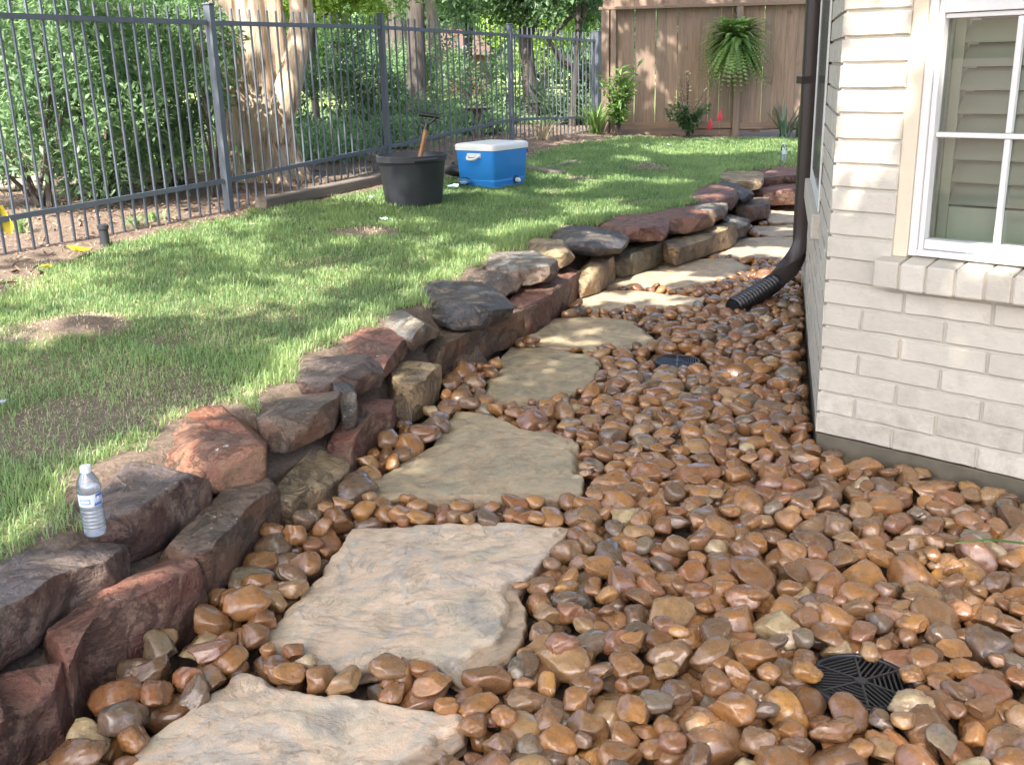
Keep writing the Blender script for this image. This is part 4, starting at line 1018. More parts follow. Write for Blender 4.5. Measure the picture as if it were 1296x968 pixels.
MAT['water_plastic'] = glass_material('clear_plastic', (.93, .96, .98), .03, .10)
m, nt, bs = material('water'); bs.inputs['Base Color'].default_value = (.78, .85, .93, 1); bs.inputs['Roughness'].default_value = .15
tr = node(nt, 'ShaderNodeBsdfTransparent'); mx = node(nt, 'ShaderNodeMixShader'); mx.inputs[0].default_value = .33
nt.links.new(tr.outputs[0], mx.inputs[1]); nt.links.new(bs.outputs[0], mx.inputs[2]); nt.links.new(mx.outputs[0], nt.nodes['Material Output'].inputs['Surface'])
MAT['water'] = m
def bottle(loc, rz, label, tall=.205, full=.72):
    t = empty('water_bottle', loc, label=label, category='water bottle', group='plastic water bottles standing on the wall'); t.rotation_euler = (0, 0, rz)
    k = tall / .205; pf = [(0, .004), (.018, .0), (.029, .003), (.0315, .010), (.0315, .016)]
    for j in range(6): z_ = .02 + j * .011; pf += [(.0318, z_), (.0298, z_ + .004), (.0298, z_ + .006), (.0318, z_ + .0095)]
    pf += [(.0305, .090), (.0300, .092), (.0300, .128), (.0318, .131), (.0322, .140), (.030, .152), (.0245, .168), (.0175, .181), (.0135, .187), (.0130, .192)]
    pf = [(r * k, z_ * k) for r, z_ in pf]
    g = Geo(); g.lathe(pf, 40, cap=False); g.obj('body', MAT['water_plastic'], t, True)
    w = [(r - .0012, z_ + .001) for r, z_ in pf if z_ < full * .205 * k]; w = [(0, w[0][1])] + w[1:] + [(0, w[-1][1])]
    g = Geo(); g.lathe(w, 40, cap=False); g.obj('water', MAT['water'], t, True)
    g = Geo(); c_ = [(.0148, .186), (.0150, .199), (.0140, .2035), (0, .204)]; g.lathe([(r * k, z_ * k) for r, z_ in c_], 30, cap=False); g.obj('cap', MAT['lid'], t, True)
    g = Geo(); th = np.linspace(-1.9, 1.9, 30); rr_ = .0306 * k
    v = [[rr_ * math.sin(a_), -rr_ * math.cos(a_), z_ * k] for z_ in (.093, .127) for a_ in th]; g.add(v, [(i, i + 1, 31 + i, 30 + i) for i in range(29)]); lb = g.obj('label', plain('pale_label', (.72, .78, .86), .4, var=.02, bmp=0), t, True)
    def patch(name, a0_, a1_, z0_, z1_, mat, sk=0, ro=.0309):
        g = Geo(); th = np.linspace(a0_, a1_, 8); v = [[ro * k * math.sin(a_ + sk * (j_)), -ro * k * math.cos(a_ + sk * j_), z_ * k] for j_, z_ in enumerate((z0_, z1_)) for a_ in th]
        g.add(v, [(i, i + 1, 9 + i, 8 + i) for i in range(7)]); g.obj(name, mat, lb)
    patch('logo', .50, 1.35, .094, .126, MAT['label'], .25); patch('print_line', -.75, .25, .100, .116, plain('print_blue', (.35, .45, .62), .4, bmp=0)); patch('print_line', -.6, .1, .105, .111, MAT['lid'], 0, .0311)
    patch('logo_mark', .85, 1.05, .112, .120, MAT['lid'], 0, .0312)
    return t
zb1 = float(zl(*pix(120, 673, .25)[:2])); q = pix(121, 674, zb1 + .005)
bottle((q[0], q[1], zb1 + .002), .15, 'clear water bottle with white cap on the near dark slab of the wall', .188)
q = pix(995, 211, float(zl(2.8, 10)) + .0); q2 = (q[0], q[1] + .12, float(zl(q[0], q[1])) + .002)
bottle(q2, .8, 'far small water bottle on the pink flat stone beside the downspout', .215, .6)

# ------------------------------------------------------------------ small things on the lawn and beds
def timber(p, q, w, h, lab, z=None, name='landscape_timber', mat='timber'):
    a = onlawn(*p); b = onlawn(*q); d = (b - a)[:2]; L = np.linalg.norm(d); z0 = min(a[2], b[2]) - .02
    g = Geo(); g.box((0, -w / 2, 0), (L, w / 2, h)); o = g.obj(name, MAT[mat], None, bevel=.012, loc=(a[0], a[1], z0), label=lab, category='timber'); o.rotation_euler = (0, -math.atan2(b[2] - a[2], L), math.atan2(d[1], d[0])); return o
timber((330, 262), (490, 228), .11, .085, 'grey landscape timber edging the mulch bed behind the pot')
timber((664, 214), (714, 221), .10, .075, 'short dark timber offcut lying beside the blue cooler')
timber((692, 213), (735, 202), .04, .03, 'thin pale stick lying on the grass behind the dark timber offcut')
def scrap(px_, py_, s, mat, lab, name='paper_scrap', cat='litter', seed=0):
    p = onlawn(px_, py_); n = 7; r_ = np.random.default_rng(seed); gx_ = np.linspace(-s, s, n); XX, YY = np.meshgrid(gx_, gx_ * .6)
    ZZ = .35 * s * (1 + vnoise(np.stack([XX / s * 1.7, YY / s * 2.5, XX * 0 + seed], -1), seed)); i = np.arange(n * n).reshape(n, n)
    XX = XX + s * .25 * vnoise(np.stack([XX * 0, YY / s * 2, XX * 0 + seed], -1), 4)
    me = mesh(name, np.stack([XX, YY, ZZ], -1).reshape(-1, 3), np.stack([i[:-1, :-1], i[:-1, 1:], i[1:, 1:], i[1:, :-1]], -1).reshape(-1, 4), True)
    o = link(name, me, mat, None, (p[0], p[1], p[2] + .015), label=lab, category=cat); o.rotation_euler = (.2, .1, r_.uniform(0, 3)); m_ = o.modifiers.new('s', 'SOLIDIFY'); m_.thickness = .002
scrap(470, 254, .035, MAT['paper'], 'crumpled white scrap in the sunny grass left of the black pot', seed=1)
scrap(486, 281, .028, MAT['paper'], 'crumpled white scrap on the bare patch in front of the pot', seed=2)
scrap(573, 240, .045, plain('pale_blue_rag', (.35, .55, .68), .8, bmp=0), 'pale blue rag in the grass between pot and cooler', 'rag', 'rag', 3)
scrap(320, 287, .014, MAT['paper'], 'small white scrap on the lawn near the second fence post', seed=4)
scrap(3, 515, .022, plain('pale_grey_scrap', (.42, .45, .52), .6, bmp=0), 'pale grey scrap in the grass at the left edge of the picture', seed=5)
scrap(819, 186, .022, MAT['paper'], 'left one of two white scraps on the far lawn', seed=6)
scrap(845, 186, .03, MAT['paper'], 'right one of two white scraps on the far lawn', seed=7)
scrap(100, 322, .06, MAT['yellow'], 'crumpled yellow plastic piece at the edge of the mulch', 'plastic_scrap', seed=8)
scrap(60, 342, .03, MAT['yellow'], 'small yellow plastic piece in the grass below the mulch', 'plastic_scrap', seed=9)
# bottle or jar lying between pot and cooler, dark bag
p = onlawn(576, 226); g = Geo(); g.tube([p + [-.08, .1, .05], p + [0, .05, .07], p + [.09, 0, .05]], [.03, .075, .055], 12, squash=(1, .8)); o = g.obj('rubbish_bag', MAT['black'], None, True, label='dark bag slumped in the grass between the black pot and the cooler', category='bag')
p = onlawn(586, 236); g = Geo(); g.tube([p + [-.05, 0, .04], p + [.03, 0.02, .04], p + [.07, .03, .04]], [.036, .036, .015], 14); g.obj('plastic_bottle', MAT['water_plastic'], None, True, label='clear plastic bottle lying in the grass at the left foot of the cooler', category='bottle')
# yellow marker flag, sprinkler head, pink flags
p = onlawn(8, 318); t = empty('marker_flag', tuple(p), label='yellow marker flag at the left edge in front of the fence', category='flag')
g = Geo(); g.tube([(0, 0, 0), (.0, 0, .25)], .002, 6); g.obj('wire', MAT['iron2'], t)
g = Geo(); v = [(-.01, 0, .26), (.02, .005, .262), (.06, .02, .14), (.035, .01, .09), (-.01, 0, .12), (.02, .012, .17)]; g.add(v, [(0, 5, 1), (1, 5, 2), (2, 5, 3), (3, 5, 4), (4, 5, 0)]); g.obj('pennant', MAT['yellow'], t)
p = onlawn(133, 308); g = Geo(); g.lathe([(.028, -.02), (.028, .085), (.034, .088), (.034, .11), (.02, .115), (0, .115)], 20, cap=False); g.obj('sprinkler_head', MAT['pot'], None, True, loc=tuple(p), label='dark sprinkler head standing in the mulch below the fence', category='sprinkler')
for (fx, fy, by_, lb) in ((898, 157, 170, 'pink marker flag leaning low before the cedar fence'), (910, 146, 170, 'taller pink marker flag before the cedar fence')):
    b_ = pixY(fx, by_, 14.2); c_ = pixY(fx, fy, 14.2); t = empty('marker_flag', tuple(b_), label=lb, category='flag'); hz = c_[2] - b_[2]
    g = Geo(); g.tube([(0, 0, 0), (0.0, 0, hz + .06)], .0025, 5); g.obj('wire', MAT['iron2'], t)
    g = Geo(); g.add([(-.005, 0, hz + .07), (.02, .01, hz + .06), (.045, .02, hz - .06), (-.03, .01, hz - .08), (.005, -.01, hz)], [(0, 4, 1), (1, 4, 2), (2, 4, 3), (3, 4, 0)]); g.obj('pennant', MAT['pink'], t)
g = Geo(); p = pix(1296, 688, .12); pl_ = pix(1208, 688, .10); pts = [p + [.25, .02, -.06], p + [.1, .0, -.02], p, (p + pl_) / 2 + [0, 0, .012], pl_]
v = []; 
for i_, q_ in enumerate(pts): w_ = [.005, .005, .0045, .0035, .0004][i_]; v += [q_ + [0, -w_, 0], q_ + [0, w_, .003]]
g.add(v, [(2 * i_, 2 * i_ + 2, 2 * i_ + 3, 2 * i_ + 1) for i_ in range(4)]); g.obj('grass_blade', MAT['fern'], None, label='long green grass blade reaching over the pebbles from the right edge', category='plant')

# ------------------------------------------------------------------ leaves and plants
def leaves(cen, L, wid, tone, nrm=None, droop=.3, rs=0, fold=.25):
    """kite shaped folded leaves at points cen; returns verts, tris, tone"""
    r_ = np.random.default_rng(rs); n = len(cen); L = np.broadcast_to(L, (n,)) * r_.uniform(.7, 1.25, n)
    d = r_.normal(size=(n, 3)) if nrm is None else nrm + r_.normal(size=(n, 3)) * .6
    d[:, 2] -= droop * .3; d /= np.linalg.norm(d, axis=1)[:, None]
    u = r_.normal(size=(n, 3)); u[:, 2] *= .35; s = np.cross(d, np.array([0, 0, 1.]) + u * .6); s /= np.linalg.norm(s, axis=1)[:, None] + 1e-9; nn = np.cross(s, d)
    W_ = (L * wid)[:, None]; L = L[:, None]
    v = np.stack([cen, cen + d * L * .45 + s * W_ / 2 + nn * W_ * fold, cen + d * L + [0, 0, -1] * L * droop * .3, cen + d * L * .45 - s * W_ / 2 + nn * W_ * fold], 1)
    i = np.arange(n)[:, None] * 4
    f = np.concatenate([i + [0, 1, 2], i + [0, 2, 3]]); return v.reshape(-1, 3), f, np.repeat(tone, 4)
def blob_points(n, c, r, rs, clumps=40, cr=.28, shell=.55):
    r_ = np.random.default_rng(rs); k = r_.normal(size=(clumps, 3)); k /= np.linalg.norm(k, axis=1)[:, None]; k *= r_.uniform(shell, 1, clumps)[:, None]
    cc = k * r; i = r_.integers(0, clumps, n); q = r_.normal(size=(n, 3)); q /= np.linalg.norm(q, axis=1)[:, None]; q *= (r_.uniform(0, 1, n) ** .4)[:, None]
    p = cc[i] + q * cr * np.mean(r) * (.7 + .6 * r_.random(clumps)[i])[:, None]; tone = np.clip(.25 + .5 * r_.random(clumps)[i] * .8 + .35 * r_.random(n) - .1, 0, 1)
    return p + c, cc + c, tone, q
def shrub(name, c, r, n, L, wid, mat, label, cat='shrub', rs=0, group=None, clumps=45, stem=True, cr=.28, shell=.55, stem_mat='bark2'):
    base = np.array([c[0], c[1], float(zl(c[0], c[1])) - .03]); t = empty(name, tuple(base), label=label, category=cat, **(dict(group=group) if group else {}))
    p, cc, tone, q = blob_points(n, np.array(c, float) - base, np.array(r, float), rs, clumps, cr, shell)
    m_ = p[:, 2] > .02; p, tone, q = p[m_], tone[m_], q[m_]
    v, f, tn = leaves(p, L, wid, tone, q * .8 + [0, 0, .3], rs=rs)
    link('foliage', mesh('foliage', v, f, False, dict(tone=tn)), MAT[mat], t)
    if stem:
        g = Geo(); r_ = np.random.default_rng(rs)
        for k_ in range(7):
            e = cc[r_.integers(len(cc))]; m2 = np.array([e[0] * .4, e[1] * .4, e[2] * .5]); g.tube([(r_.normal() * .04, r_.normal() * .04, -.03), m2, e], [.022 * max(r), .015 * max(r), .006 * max(r)], 6)
        g.obj('stem', MAT[stem_mat], t)
    return t
def tree(name, base, height, tr, crown_c, crown_r, n, L, mat, bark, label, rs=0, limbs=10, clumps=90, lean=(0, 0), filt=None, group=None, wid=.55, cr=.2, nodes=None):
    t = empty(name, tuple(base), label=label, category='tree', **(dict(group=group) if group else {})); r_ = np.random.default_rng(rs); base = np.array(base, float)
    p, cc, tone, q = blob_points(n, np.array(crown_c, float) - base, np.array(crown_r, float), rs, clumps, cr, .25)
    if filt is not None:
        k_ = filt(p + base); p, tone, q = p[k_], tone[k_], q[k_]
    v, f, tn = leaves(p, L, wid, tone, rs=rs); link('crown', mesh('crown', v, f, False, dict(tone=tn)), MAT[mat], t)
    g = Geo(); top_ = np.array([lean[0], lean[1], height]); pts = [np.array([lean[0] * s, lean[1] * s, height * s]) + [.06 * math.sin(s * 5 + rs), .06 * math.cos(s * 4 + rs), 0] for s in np.linspace(0, 1, 9)]; pts[0][2] = -.2
    g.tube(pts, tr * np.array([1.35, 1.0, .92, .86, .8, .72, .62, .5, .35]), 14)
    for k_ in range(limbs):
        s = r_.uniform(.45, 1); a = pts[int(s * 8)]; e = cc[r_.integers(len(cc))]; m2 = (a + e) / 2 + r_.normal(size=3) * .15 + [0, 0, .1]; g.tube([a, m2, e], [tr * .42, tr * .25, tr * .06], 8)
    g.obj('trunk', MAT[bark], t, True); return t
# shade: the crowns overhead leave gaps where the lawn, the path and the wall catch the sun
def gp(p): p = np.asarray(p, float); return p[..., :2] - SUN[:2] * (p[..., 2:3] - .2) / SUN[2]
SPOTS = []
def spot(px_, py_, r, z=None): 
    p = onlawn(px_, py_) if z is None else pix(px_, py_, z); SPOTS.append((*gp(p), r))
for a in ((60, 350, .30), (105, 372, .22), (178, 588, .16), (200, 560, .12), (120, 700, .1), (620, 316, .22), (655, 285, .25), (570, 345, .14), (430, 340, .12), (355, 352, .10), (505, 410, .1), (455, 240, .40), (480, 250, .25), (770, 262, .3), (730, 262, .25), (700, 240, .18), (870, 190, .55), (950, 188, .5),
          (1000, 183, .3), (800, 200, .25), (790, 225, .2), (640, 245, .14), (350, 225, .35), (385, 222, .3), (420, 210, .3), (270, 300, .12), (300, 310, .1), (265, 527, .05), (30, 660, .09), (75, 628, .09), (110, 585, .09), (140, 560, .09), (230, 520, .09), (310, 495, .09), (350, 468, .09), (375, 440, .09), (405, 425, .09), (440, 405, .09), (480, 388, .09), (515, 372, .09), (540, 352, .09), (580, 330, .09), (610, 310, .09), (640, 298, .09), (60, 640, .1), (900, 250, .15), (35, 400, .1), (560, 240, .14), (420, 345, .12)): spot(*a)
for a in ((800, 350, .22), (850, 347, .16), (770, 378, .14), (730, 372, .1), (850, 380, .12), (940, 318, .25), (985, 320, .2), (900, 310, .12), (980, 270, .22), (1000, 290, .15), (820, 357, .12), (740, 320, .08), (860, 270, .2), (990, 213, .3), (930, 222, .2), (900, 355, .14), (950, 345, .1), (985, 345, .1), (700, 395, .05), (920, 300, .14), (880, 300, .1), (500, 592, .06), (925, 475, .06), (1000, 432, .05), (660, 380, .06), (885, 290, .1), (735, 300, .07), (960, 350, .1), (840, 425, .04), (690, 460, .03)): spot(*a, z=.03)
def spotw(s, z, r, off=0): p = W3(s, z, off); SPOTS.append((*gp(p), r))
for (x_, y_, r) in ((1090, 25, .07), (1120, 60, .07), (1080, 90, .08), (1130, 105, .06), (1085, 125, .07), (1125, 135, .06), (1080, 160, .08), (1120, 170, .07), (1075, 190, .06), (1110, 205, .06), (1130, 215, .05), (1068, 60, .05), (1066, 225, .04), (1240, 330, .10), (1280, 325, .12), (1215, 334, .05), (1290, 372, .06), (1250, 10, .06), (1180, 30, .03)):
    s_, z_ = front(x_, y_); spotw(s_, z_, r)
for x_, y_, r in ((292, 110, .07), (300, 140, .08), (288, 165, .07), (305, 185, .08), (292, 200, .08), (380, 60, .06)): SPOTS.append((*gp(pixY(x_, y_, 9.05)), r))
SPOTS = np.array(SPOTS); print('spots', len(SPOTS))
def canopy_filter(seed, keep=1.0, bg=.0):
    def f(L):
        g_ = gp(L); m_ = np.ones(len(L), bool); wob = vnoise(g_ * 6, seed) * .3; n_ = fbm(g_ * 2.6, 77, 3)
        for x_, y_, r in SPOTS:
            d = np.hypot(g_[:, 0] - x_, (g_[:, 1] - y_)); m_ &= ~((d < (r + .07) * (.95 + wob)))
        m_ &= (n_ < .36) | (g_[:, 1] < 6.0)                       # natural gaps
        return m_
    return f
# big pale multi-stem tree beyond the fence
tb = np.array([pixY(333, 212, 9.35)[0], 9.35, float(zl(-2.3, 9.35)) - .03])
big = empty('crape_myrtle', tuple(tb), label='big tree with thick pale peeling fluted trunk behind the iron fence', category='tree')
def fluted(g, pts, rad, n=48, fl=.12, seed=0, lobes=5):
    pts = np.asarray(pts, float); m = len(pts); vs = []; th = np.linspace(0, 2 * np.pi, n, endpoint=False)
    for i in range(m):
        r = rad[i] * (1 + fl * np.cos(lobes * th + seed + .4 * pts[i][2]) + fl * .6 * np.cos(3 * th + 2 * seed - .5 * pts[i][2]) + .05 * vnoise(np.stack([np.cos(th) * 4, np.sin(th) * 4, np.full(n, pts[i][2] * 1.2 + seed)], 1), seed))
        vs.append(np.stack([pts[i][0] + r * np.cos(th), pts[i][1] + r * np.sin(th) * .8, np.full(n, pts[i][2])], 1))
    f = [(i * n + j, i * n + (j + 1) % n, (i + 1) * n + (j + 1) % n, (i + 1) * n + j) for i in range(m - 1) for j in range(n)]; g.add(np.concatenate(vs), f)
zs = np.linspace(-.1, 3.6, 34)
g = Geo(); fluted(g, [(0 - .035 * z_, 0, z_) for z_ in zs], [.30 - .02 * min(z_, 1) + .035 * max(0, z_ - .6) + .10 * math.exp(-max(z_, 0) * 6) for z_ in zs], 72, .13, 1, 7); g.obj('trunk', MAT['bark'], big, True)
g = Geo(); pts = [(.16, -.12, .35), (.30, -.14, .75), (.40, -.1, 1.05), (.47, -.1, 1.35), (.46, -.1, 1.7), (.43, -.05, 2.2), (.46, 0, 3.0), (.8, .2, 3.9)]; g.tube(pts, [.13, .12, .105, .10, .095, .09, .085, .07], 16); g.obj('stem', MAT['bark'], big, True)
for (x_, y_, e) in ((-.15, .1, (-2.2, -.8, 5.6)), (.1, 0, (1.6, -2.2, 5.8)), (0, .1, (-.5, 2.2, 6.0)), (.3, 0, (3.0, .6, 5.5)), (-.1, 0, (-2.5, -3, 5.2)), (.2, 0, (4.4, 2, 5.7))):
    g = Geo(); g.tube([(x_, y_, 3.0), (x_ + e[0] * .3, y_ + e[1] * .3, 3.9), (e[0] * .7, e[1] * .7, 5), e], [.2, .15, .09, .03], 12); g.obj('limb', MAT['bark'], big, True)
def crown(parent, base, boxes, n, rs, L=.16):
    vv, ff, tt_, k0 = [], [], [], 0
    for i_, (c, r) in enumerate(boxes):
        p, cc, tone, q = blob_points(n, np.array(c, float), np.array(r, float), rs + i_, 130, .17, .1); k_ = canopy_filter(5)(p); p, tone = p[k_], tone[k_]
        v, f, tn = leaves(p - base, L, .62, tone, rs=rs + i_); vv.append(v); ff.append(f + k0); tt_.append(tn); k0 += len(v)
    link('crown', mesh('crown', np.concatenate(vv), np.concatenate(ff), False, dict(tone=np.concatenate(tt_))), MAT['leaf'], parent)
crown(big, tb, [((-2.6, 8.6, 5.6), (3.4, 3.6, 1.3)), ((.9, 7.2, 5.6), (3.2, 3.6, 1.3)), ((-.6, 4.4, 5.5), (3.6, 2.6, 1.2)), ((2.4, 11.4, 5.9), (3.0, 1.7, 1.1)), ((.4, 2.2, 5.6), (3.2, 2.6, 1.1))], 19000, 100)
# shade trees behind the camera
sb = np.array([-4.4, -3.6, float(zl(-4.4, -3.6))])
st = empty('shade_tree', tuple(sb), label='broad shade tree spreading over the near end of the path', category='tree')
g = Geo(); g.tube([(0, 0, -.2), (.05, .05, 1.5), (0, .1, 3), (.3, .4, 4.6)], [.32, .25, .22, .14], 18); g.obj('trunk', MAT['bark2'], st, True)
for e in ((3, 2, 5.4), (-1, 2.5, 5.6), (1.5, 4, 5.2), (4.5, 3.5, 5.4), (2, -1, 5.5)):
    g = Geo(); g.tube([(0, .1, 2.9), (e[0] * .4, e[1] * .4, 4.2), e], [.16, .1, .03], 10); g.obj('limb', MAT['bark2'], st, True)
crown(st, sb, [((-2.6, -.6, 5.5), (3.4, 3.2, 1.2)), ((1.6, .2, 5.5), (3.4, 3.4, 1.2)), ((4.0, 3.6, 5.8), (2.6, 3.0, 1.1))], 22000, 140)

# hanging fern
fb = pixY(931, 58, 14.1); hang = empty('hanging_fern', tuple(fb), label='bushy green fern in a hanging basket on the cedar fence', category='fern')
vv, ff, tn, k0 = [], [], [], 0; r_ = np.random.default_rng(5)
for i_ in range(380):
    az = r_.uniform(0, 2 * math.pi); up = r_.uniform(.0, 1); ln = r_.uniform(.42, .60); n_ = 15; s = np.linspace(0.06, 1, n_)
    out = ln * s * (1 - .12 * s); el = r_.uniform(-.9, 1.4)
    x_ = math.cos(az) * out * math.cos(el * .7); y_ = math.sin(az) * out * math.cos(el * .7) * .7; z_ = ln * (math.sin(el) * s * .95 - .42 * s ** 2.2) + .07
    P3 = np.stack([x_, y_, z_], 1); T = np.gradient(P3, axis=0); T /= np.linalg.norm(T, axis=1)[:, None]; Sd = np.cross(T, [0, 0, 1.0]); Sd /= np.linalg.norm(Sd, axis=1)[:, None] + 1e-6
    tone = r_.uniform(.2, 1)
    for sg in (-1, 1):
        w_ = .062 * np.sin(np.pi * (s * .85 + .12)); b_ = P3; tip = P3 + Sd * sg * w_[:, None] + T * .012 + [0, 0, -.006]
        v = np.stack([b_ - T * .015, b_ + T * .015, tip], 1).reshape(-1, 3); vv.append(v); ff.append(np.arange(n_ * 3).reshape(-1, 3) + k0); tn.append(np.full(len(v), tone)); k0 += len(v)
link('fronds', mesh('fronds', np.concatenate(vv), np.concatenate(ff), False, dict(tone=np.concatenate(tn))), MAT['fern'], hang)
g = Geo(); g.lathe([(.10, -.16), (.16, -.02), (.165, 0), (.15, 0), (.0, -.03)], 24); g.obj('basket', MAT['pot'], hang, True)
g = Geo(); hk = float(pixY(931, 18, 14.2)[2] - fb[2]); g.tube([(0, .1, hk + .02), (0, .02, hk + .03), (0, -.0, hk - .02)], .008, 6)
for a in (0, 2.1, 4.2): g.tube([(.15 * math.cos(a), .15 * math.sin(a), 0), (0, 0, hk - .03)], .003, 4)
g.obj('hanger', MAT['black'], hang)

# blade plants
def blades(name, c, n, Lr, w, spread, mat, label, cat='plant', rs=0, bend=.35, up=1.0, group=None):
    base = np.array([c[0], c[1], float(zl(c[0], c[1])) - .02]) if len(c) == 2 else np.array(c); r_ = np.random.default_rng(rs); vv, ff, tn = [], [], []; k0 = 0
    for i_ in range(n):
        az = r_.uniform(0, 2 * math.pi); L = r_.uniform(*Lr); s = np.linspace(0, 1, 7); q = spread * r_.uniform(.3, 1)
        rad = q * s * L + bend * L * s ** 2 * r_.uniform(.3, 1); z_ = L * up * (s - bend * .8 * s ** 2.2 * r_.uniform(.5, 1.3)); o_ = r_.normal(size=2) * .04
        P3 = np.stack([o_[0] + math.cos(az) * rad, o_[1] + math.sin(az) * rad, z_], 1); sd_ = np.array([-math.sin(az), math.cos(az), 0]); ww = w * (1 - s ** 2.2) * (.5 + .5 * np.minimum(1, s * 5))
        v = np.concatenate([P3 - sd_ * ww[:, None], P3 + sd_ * ww[:, None] + [0, 0, .3 * w]]); j_ = np.arange(6)[:, None]
        vv.append(v); ff.append(np.concatenate([j_ + [0, 1, 8], j_ + [0, 8, 7]]) + k0); tn.append(np.full(14, r_.uniform(.1, .9))); k0 += 14
    return link(name, mesh(name, np.concatenate(vv), np.concatenate(ff), False, dict(tone=np.concatenate(tn))), MAT[mat], None, tuple(base), label=label, category=cat, **(dict(group=group) if group else {}))
q = pixY(992, 168, 14.0); blades('yucca', q[:2], 16, (.35, .62), .020, .75, 'yucca', 'spiky blue green yucca at the foot of the cedar fence', rs=3, bend=.15)
q = pixY(1012, 168, 14.1); blades('iris_clump', q[:2], 26, (.35, .55), .014, .18, 'yucca', 'upright leafy clump beside the yucca near the downspout', rs=4, bend=.15)
q = pixY(752, 178, 14.3); blades('daylily', q[:2], 60, (.4, .7), .011, .5, 'fern', 'arching daylily leaves at the end of the iron fence', rs=5, bend=.5)
q = pixY(690, 190, 12.6); blades('daylily', (q[0], 13.4), 26, (.3, .5), .008, .6, 'straw', 'dry straw coloured arching leaves behind the cooler', rs=6, bend=.6)
q = pixY(20, 300, 6.5); blades('weed', (q[0], 6.6), 18, (.12, .22), .008, .5, 'grass', 'weed tuft in the mulch near the yellow flag', rs=7)
q = onlawn(171, 282); blades('weed', q[:2], 22, (.06, .12), .010, .8, 'grass', 'small weed tuft in the mulch left of the second fence post', rs=8)
q = onlawn(195, 275); blades('weed', q[:2], 18, (.05, .10), .010, .8, 'grass', 'tiny weed tuft closest to the second fence post', rs=9)
# leafy plants before the cedar fence
def stalks(c, n, h, L, mat, label, rs, dens=26, spread=.16, wid=.28):
    base = np.array([c[0], c[1], float(zl(c[0], c[1])) - .02]); r_ = np.random.default_rng(rs); P_l, Tn, N_ = [], [], []; g = Geo()
    for i_ in range(n):
        az = r_.uniform(0, 6.28); e = np.array([math.cos(az) * spread * r_.uniform(.2, 1.6), math.sin(az) * spread * r_.uniform(.2, 1.4), h * r_.uniform(.6, 1)]); s = np.linspace(.25, 1, dens)
        pts = e * s[:, None] * [1, 1, 1]; pts[:, :2] *= s[:, None]; g.tube([(0, 0, 0), e * [.25, .25, .5], e], [.008, .006, .003], 5); P_l.append(pts); a2 = r_.uniform(0, 6.28, dens); N_.append(np.stack([np.cos(a2), np.sin(a2), np.full(dens, .5)], 1)); Tn.append(r_.uniform(0, 1, dens))
    t = empty('leafy_plant', tuple(base), label=label, category='plant'); v, f, tn_ = leaves(np.concatenate(P_l), L, wid, np.concatenate(Tn), np.concatenate(N_), rs=rs)
    link('foliage', mesh('foliage', v, f, False, dict(tone=tn_)), MAT[mat], t); g.obj('stem', MAT['bark2'], t)
q = pixY(783, 168, 14.1); stalks(q[:2], 12, .95, .16, 'fern', 'narrow leaved green plant at the left end of the cedar fence', 11)
q = pixY(872, 168, 14.1); stalks(q[:2], 12, .42, .09, 'leafd', 'dark leafy rose bush before the cedar fence', 12, 30, .25, .6)
q = pixY(868, 168, 14.2); stalks((q[0] + .02, q[1] + .05), 9, .85, .06, 'straw', 'thin twiggy growth rising behind the rose bush', 13, 16, .22, .5)

# shrubs and trees beyond the iron fence
def at(px_, py_, Yd): q_ = pixY(px_, py_, Yd); return (q_[0], q_[1], q_[2])
G1 = 'green shrubs behind the iron fence'
shrub('shrub', at(30, 110, 7.6), (.85, .55, .95), 9000, .062, .42, 'leaf', 'light green shrub behind the fence at the left edge', rs=201, group=G1, clumps=90, cr=.2)
shrub('shrub', at(120, 120, 8.1), (.75, .55, 1.0), 9000, .062, .42, 'leaf', 'dense green shrub behind the fence, second from the left', rs=202, group=G1, clumps=90, cr=.2)
shrub('shrub', at(205, 95, 8.6), (.62, .5, .72), 7500, .062, .42, 'leaf', 'green shrub behind the fence just left of the pale trunk', rs=203, group=G1, clumps=80, cr=.2)
shrub('shrub', at(100, 10, 9.8), (1.9, .7, 1.0), 9000, .075, .45, 'leafd', 'dark tall shrub standing behind the green fence shrubs', rs=204, clumps=90, cr=.2)
shrub('shrub', at(222, 205, 9.6), (.45, .4, .22), 1600, .06, .4, 'leafy', 'low bright groundcover plant left of the pale trunk', rs=205, stem=False)
shrub('shrub', at(255, 50, 8.2), (.16, .2, .5), 900, .055, .45, 'leaf', 'leafy green shoots beside the pale trunk', rs=206, clumps=16, cr=.3)
shrub('shrub', at(420, 140, 12.5), (.85, .5, .75), 7000, .07, .42, 'leafd', 'dark green shrub to the right of the pale trunk', rs=207, clumps=80, cr=.22)
shrub('shrub', at(405, 195, 10.8), (.6, .4, .28), 3200, .075, .3, 'leaf', 'low strappy green plants behind the fence beside the trunk', rs=208, stem=False)
shrub('shrub', at(460, 180, 12.0), (.6, .4, .32), 3000, .08, .32, 'leaf', 'low green plants behind the fence left of the black pot', rs=209, stem=False)
shrub('shrub', at(560, 110, 16), (1.3, .7, .7), 8000, .075, .42, 'leaf', 'loose green shrub behind the fence above the cooler', rs=210, clumps=80, cr=.22)
shrub('shrub', at(505, 165, 13.2), (.6, .4, .4), 3500, .09, .35, 'leaf', 'green plants behind the spade in the bed', rs=211, stem=False)
shrub('shrub', at(590, 172, 14.2), (.7, .4, .35), 4200, .09, .35, 'leaf', 'green broad leaved plants right behind the cooler', rs=212, stem=False)
shrub('shrub', at(690, 150, 16.2), (1.0, .5, .45), 5000, .10, .30, 'leafd', 'greyish dark undergrowth behind the third fence post', rs=213, stem=False)
shrub('shrub', at(745, 130, 16.0), (.45, .35, .6), 3000, .07, .42, 'leafd', 'dark shrub at the corner where both fences meet', rs=214)
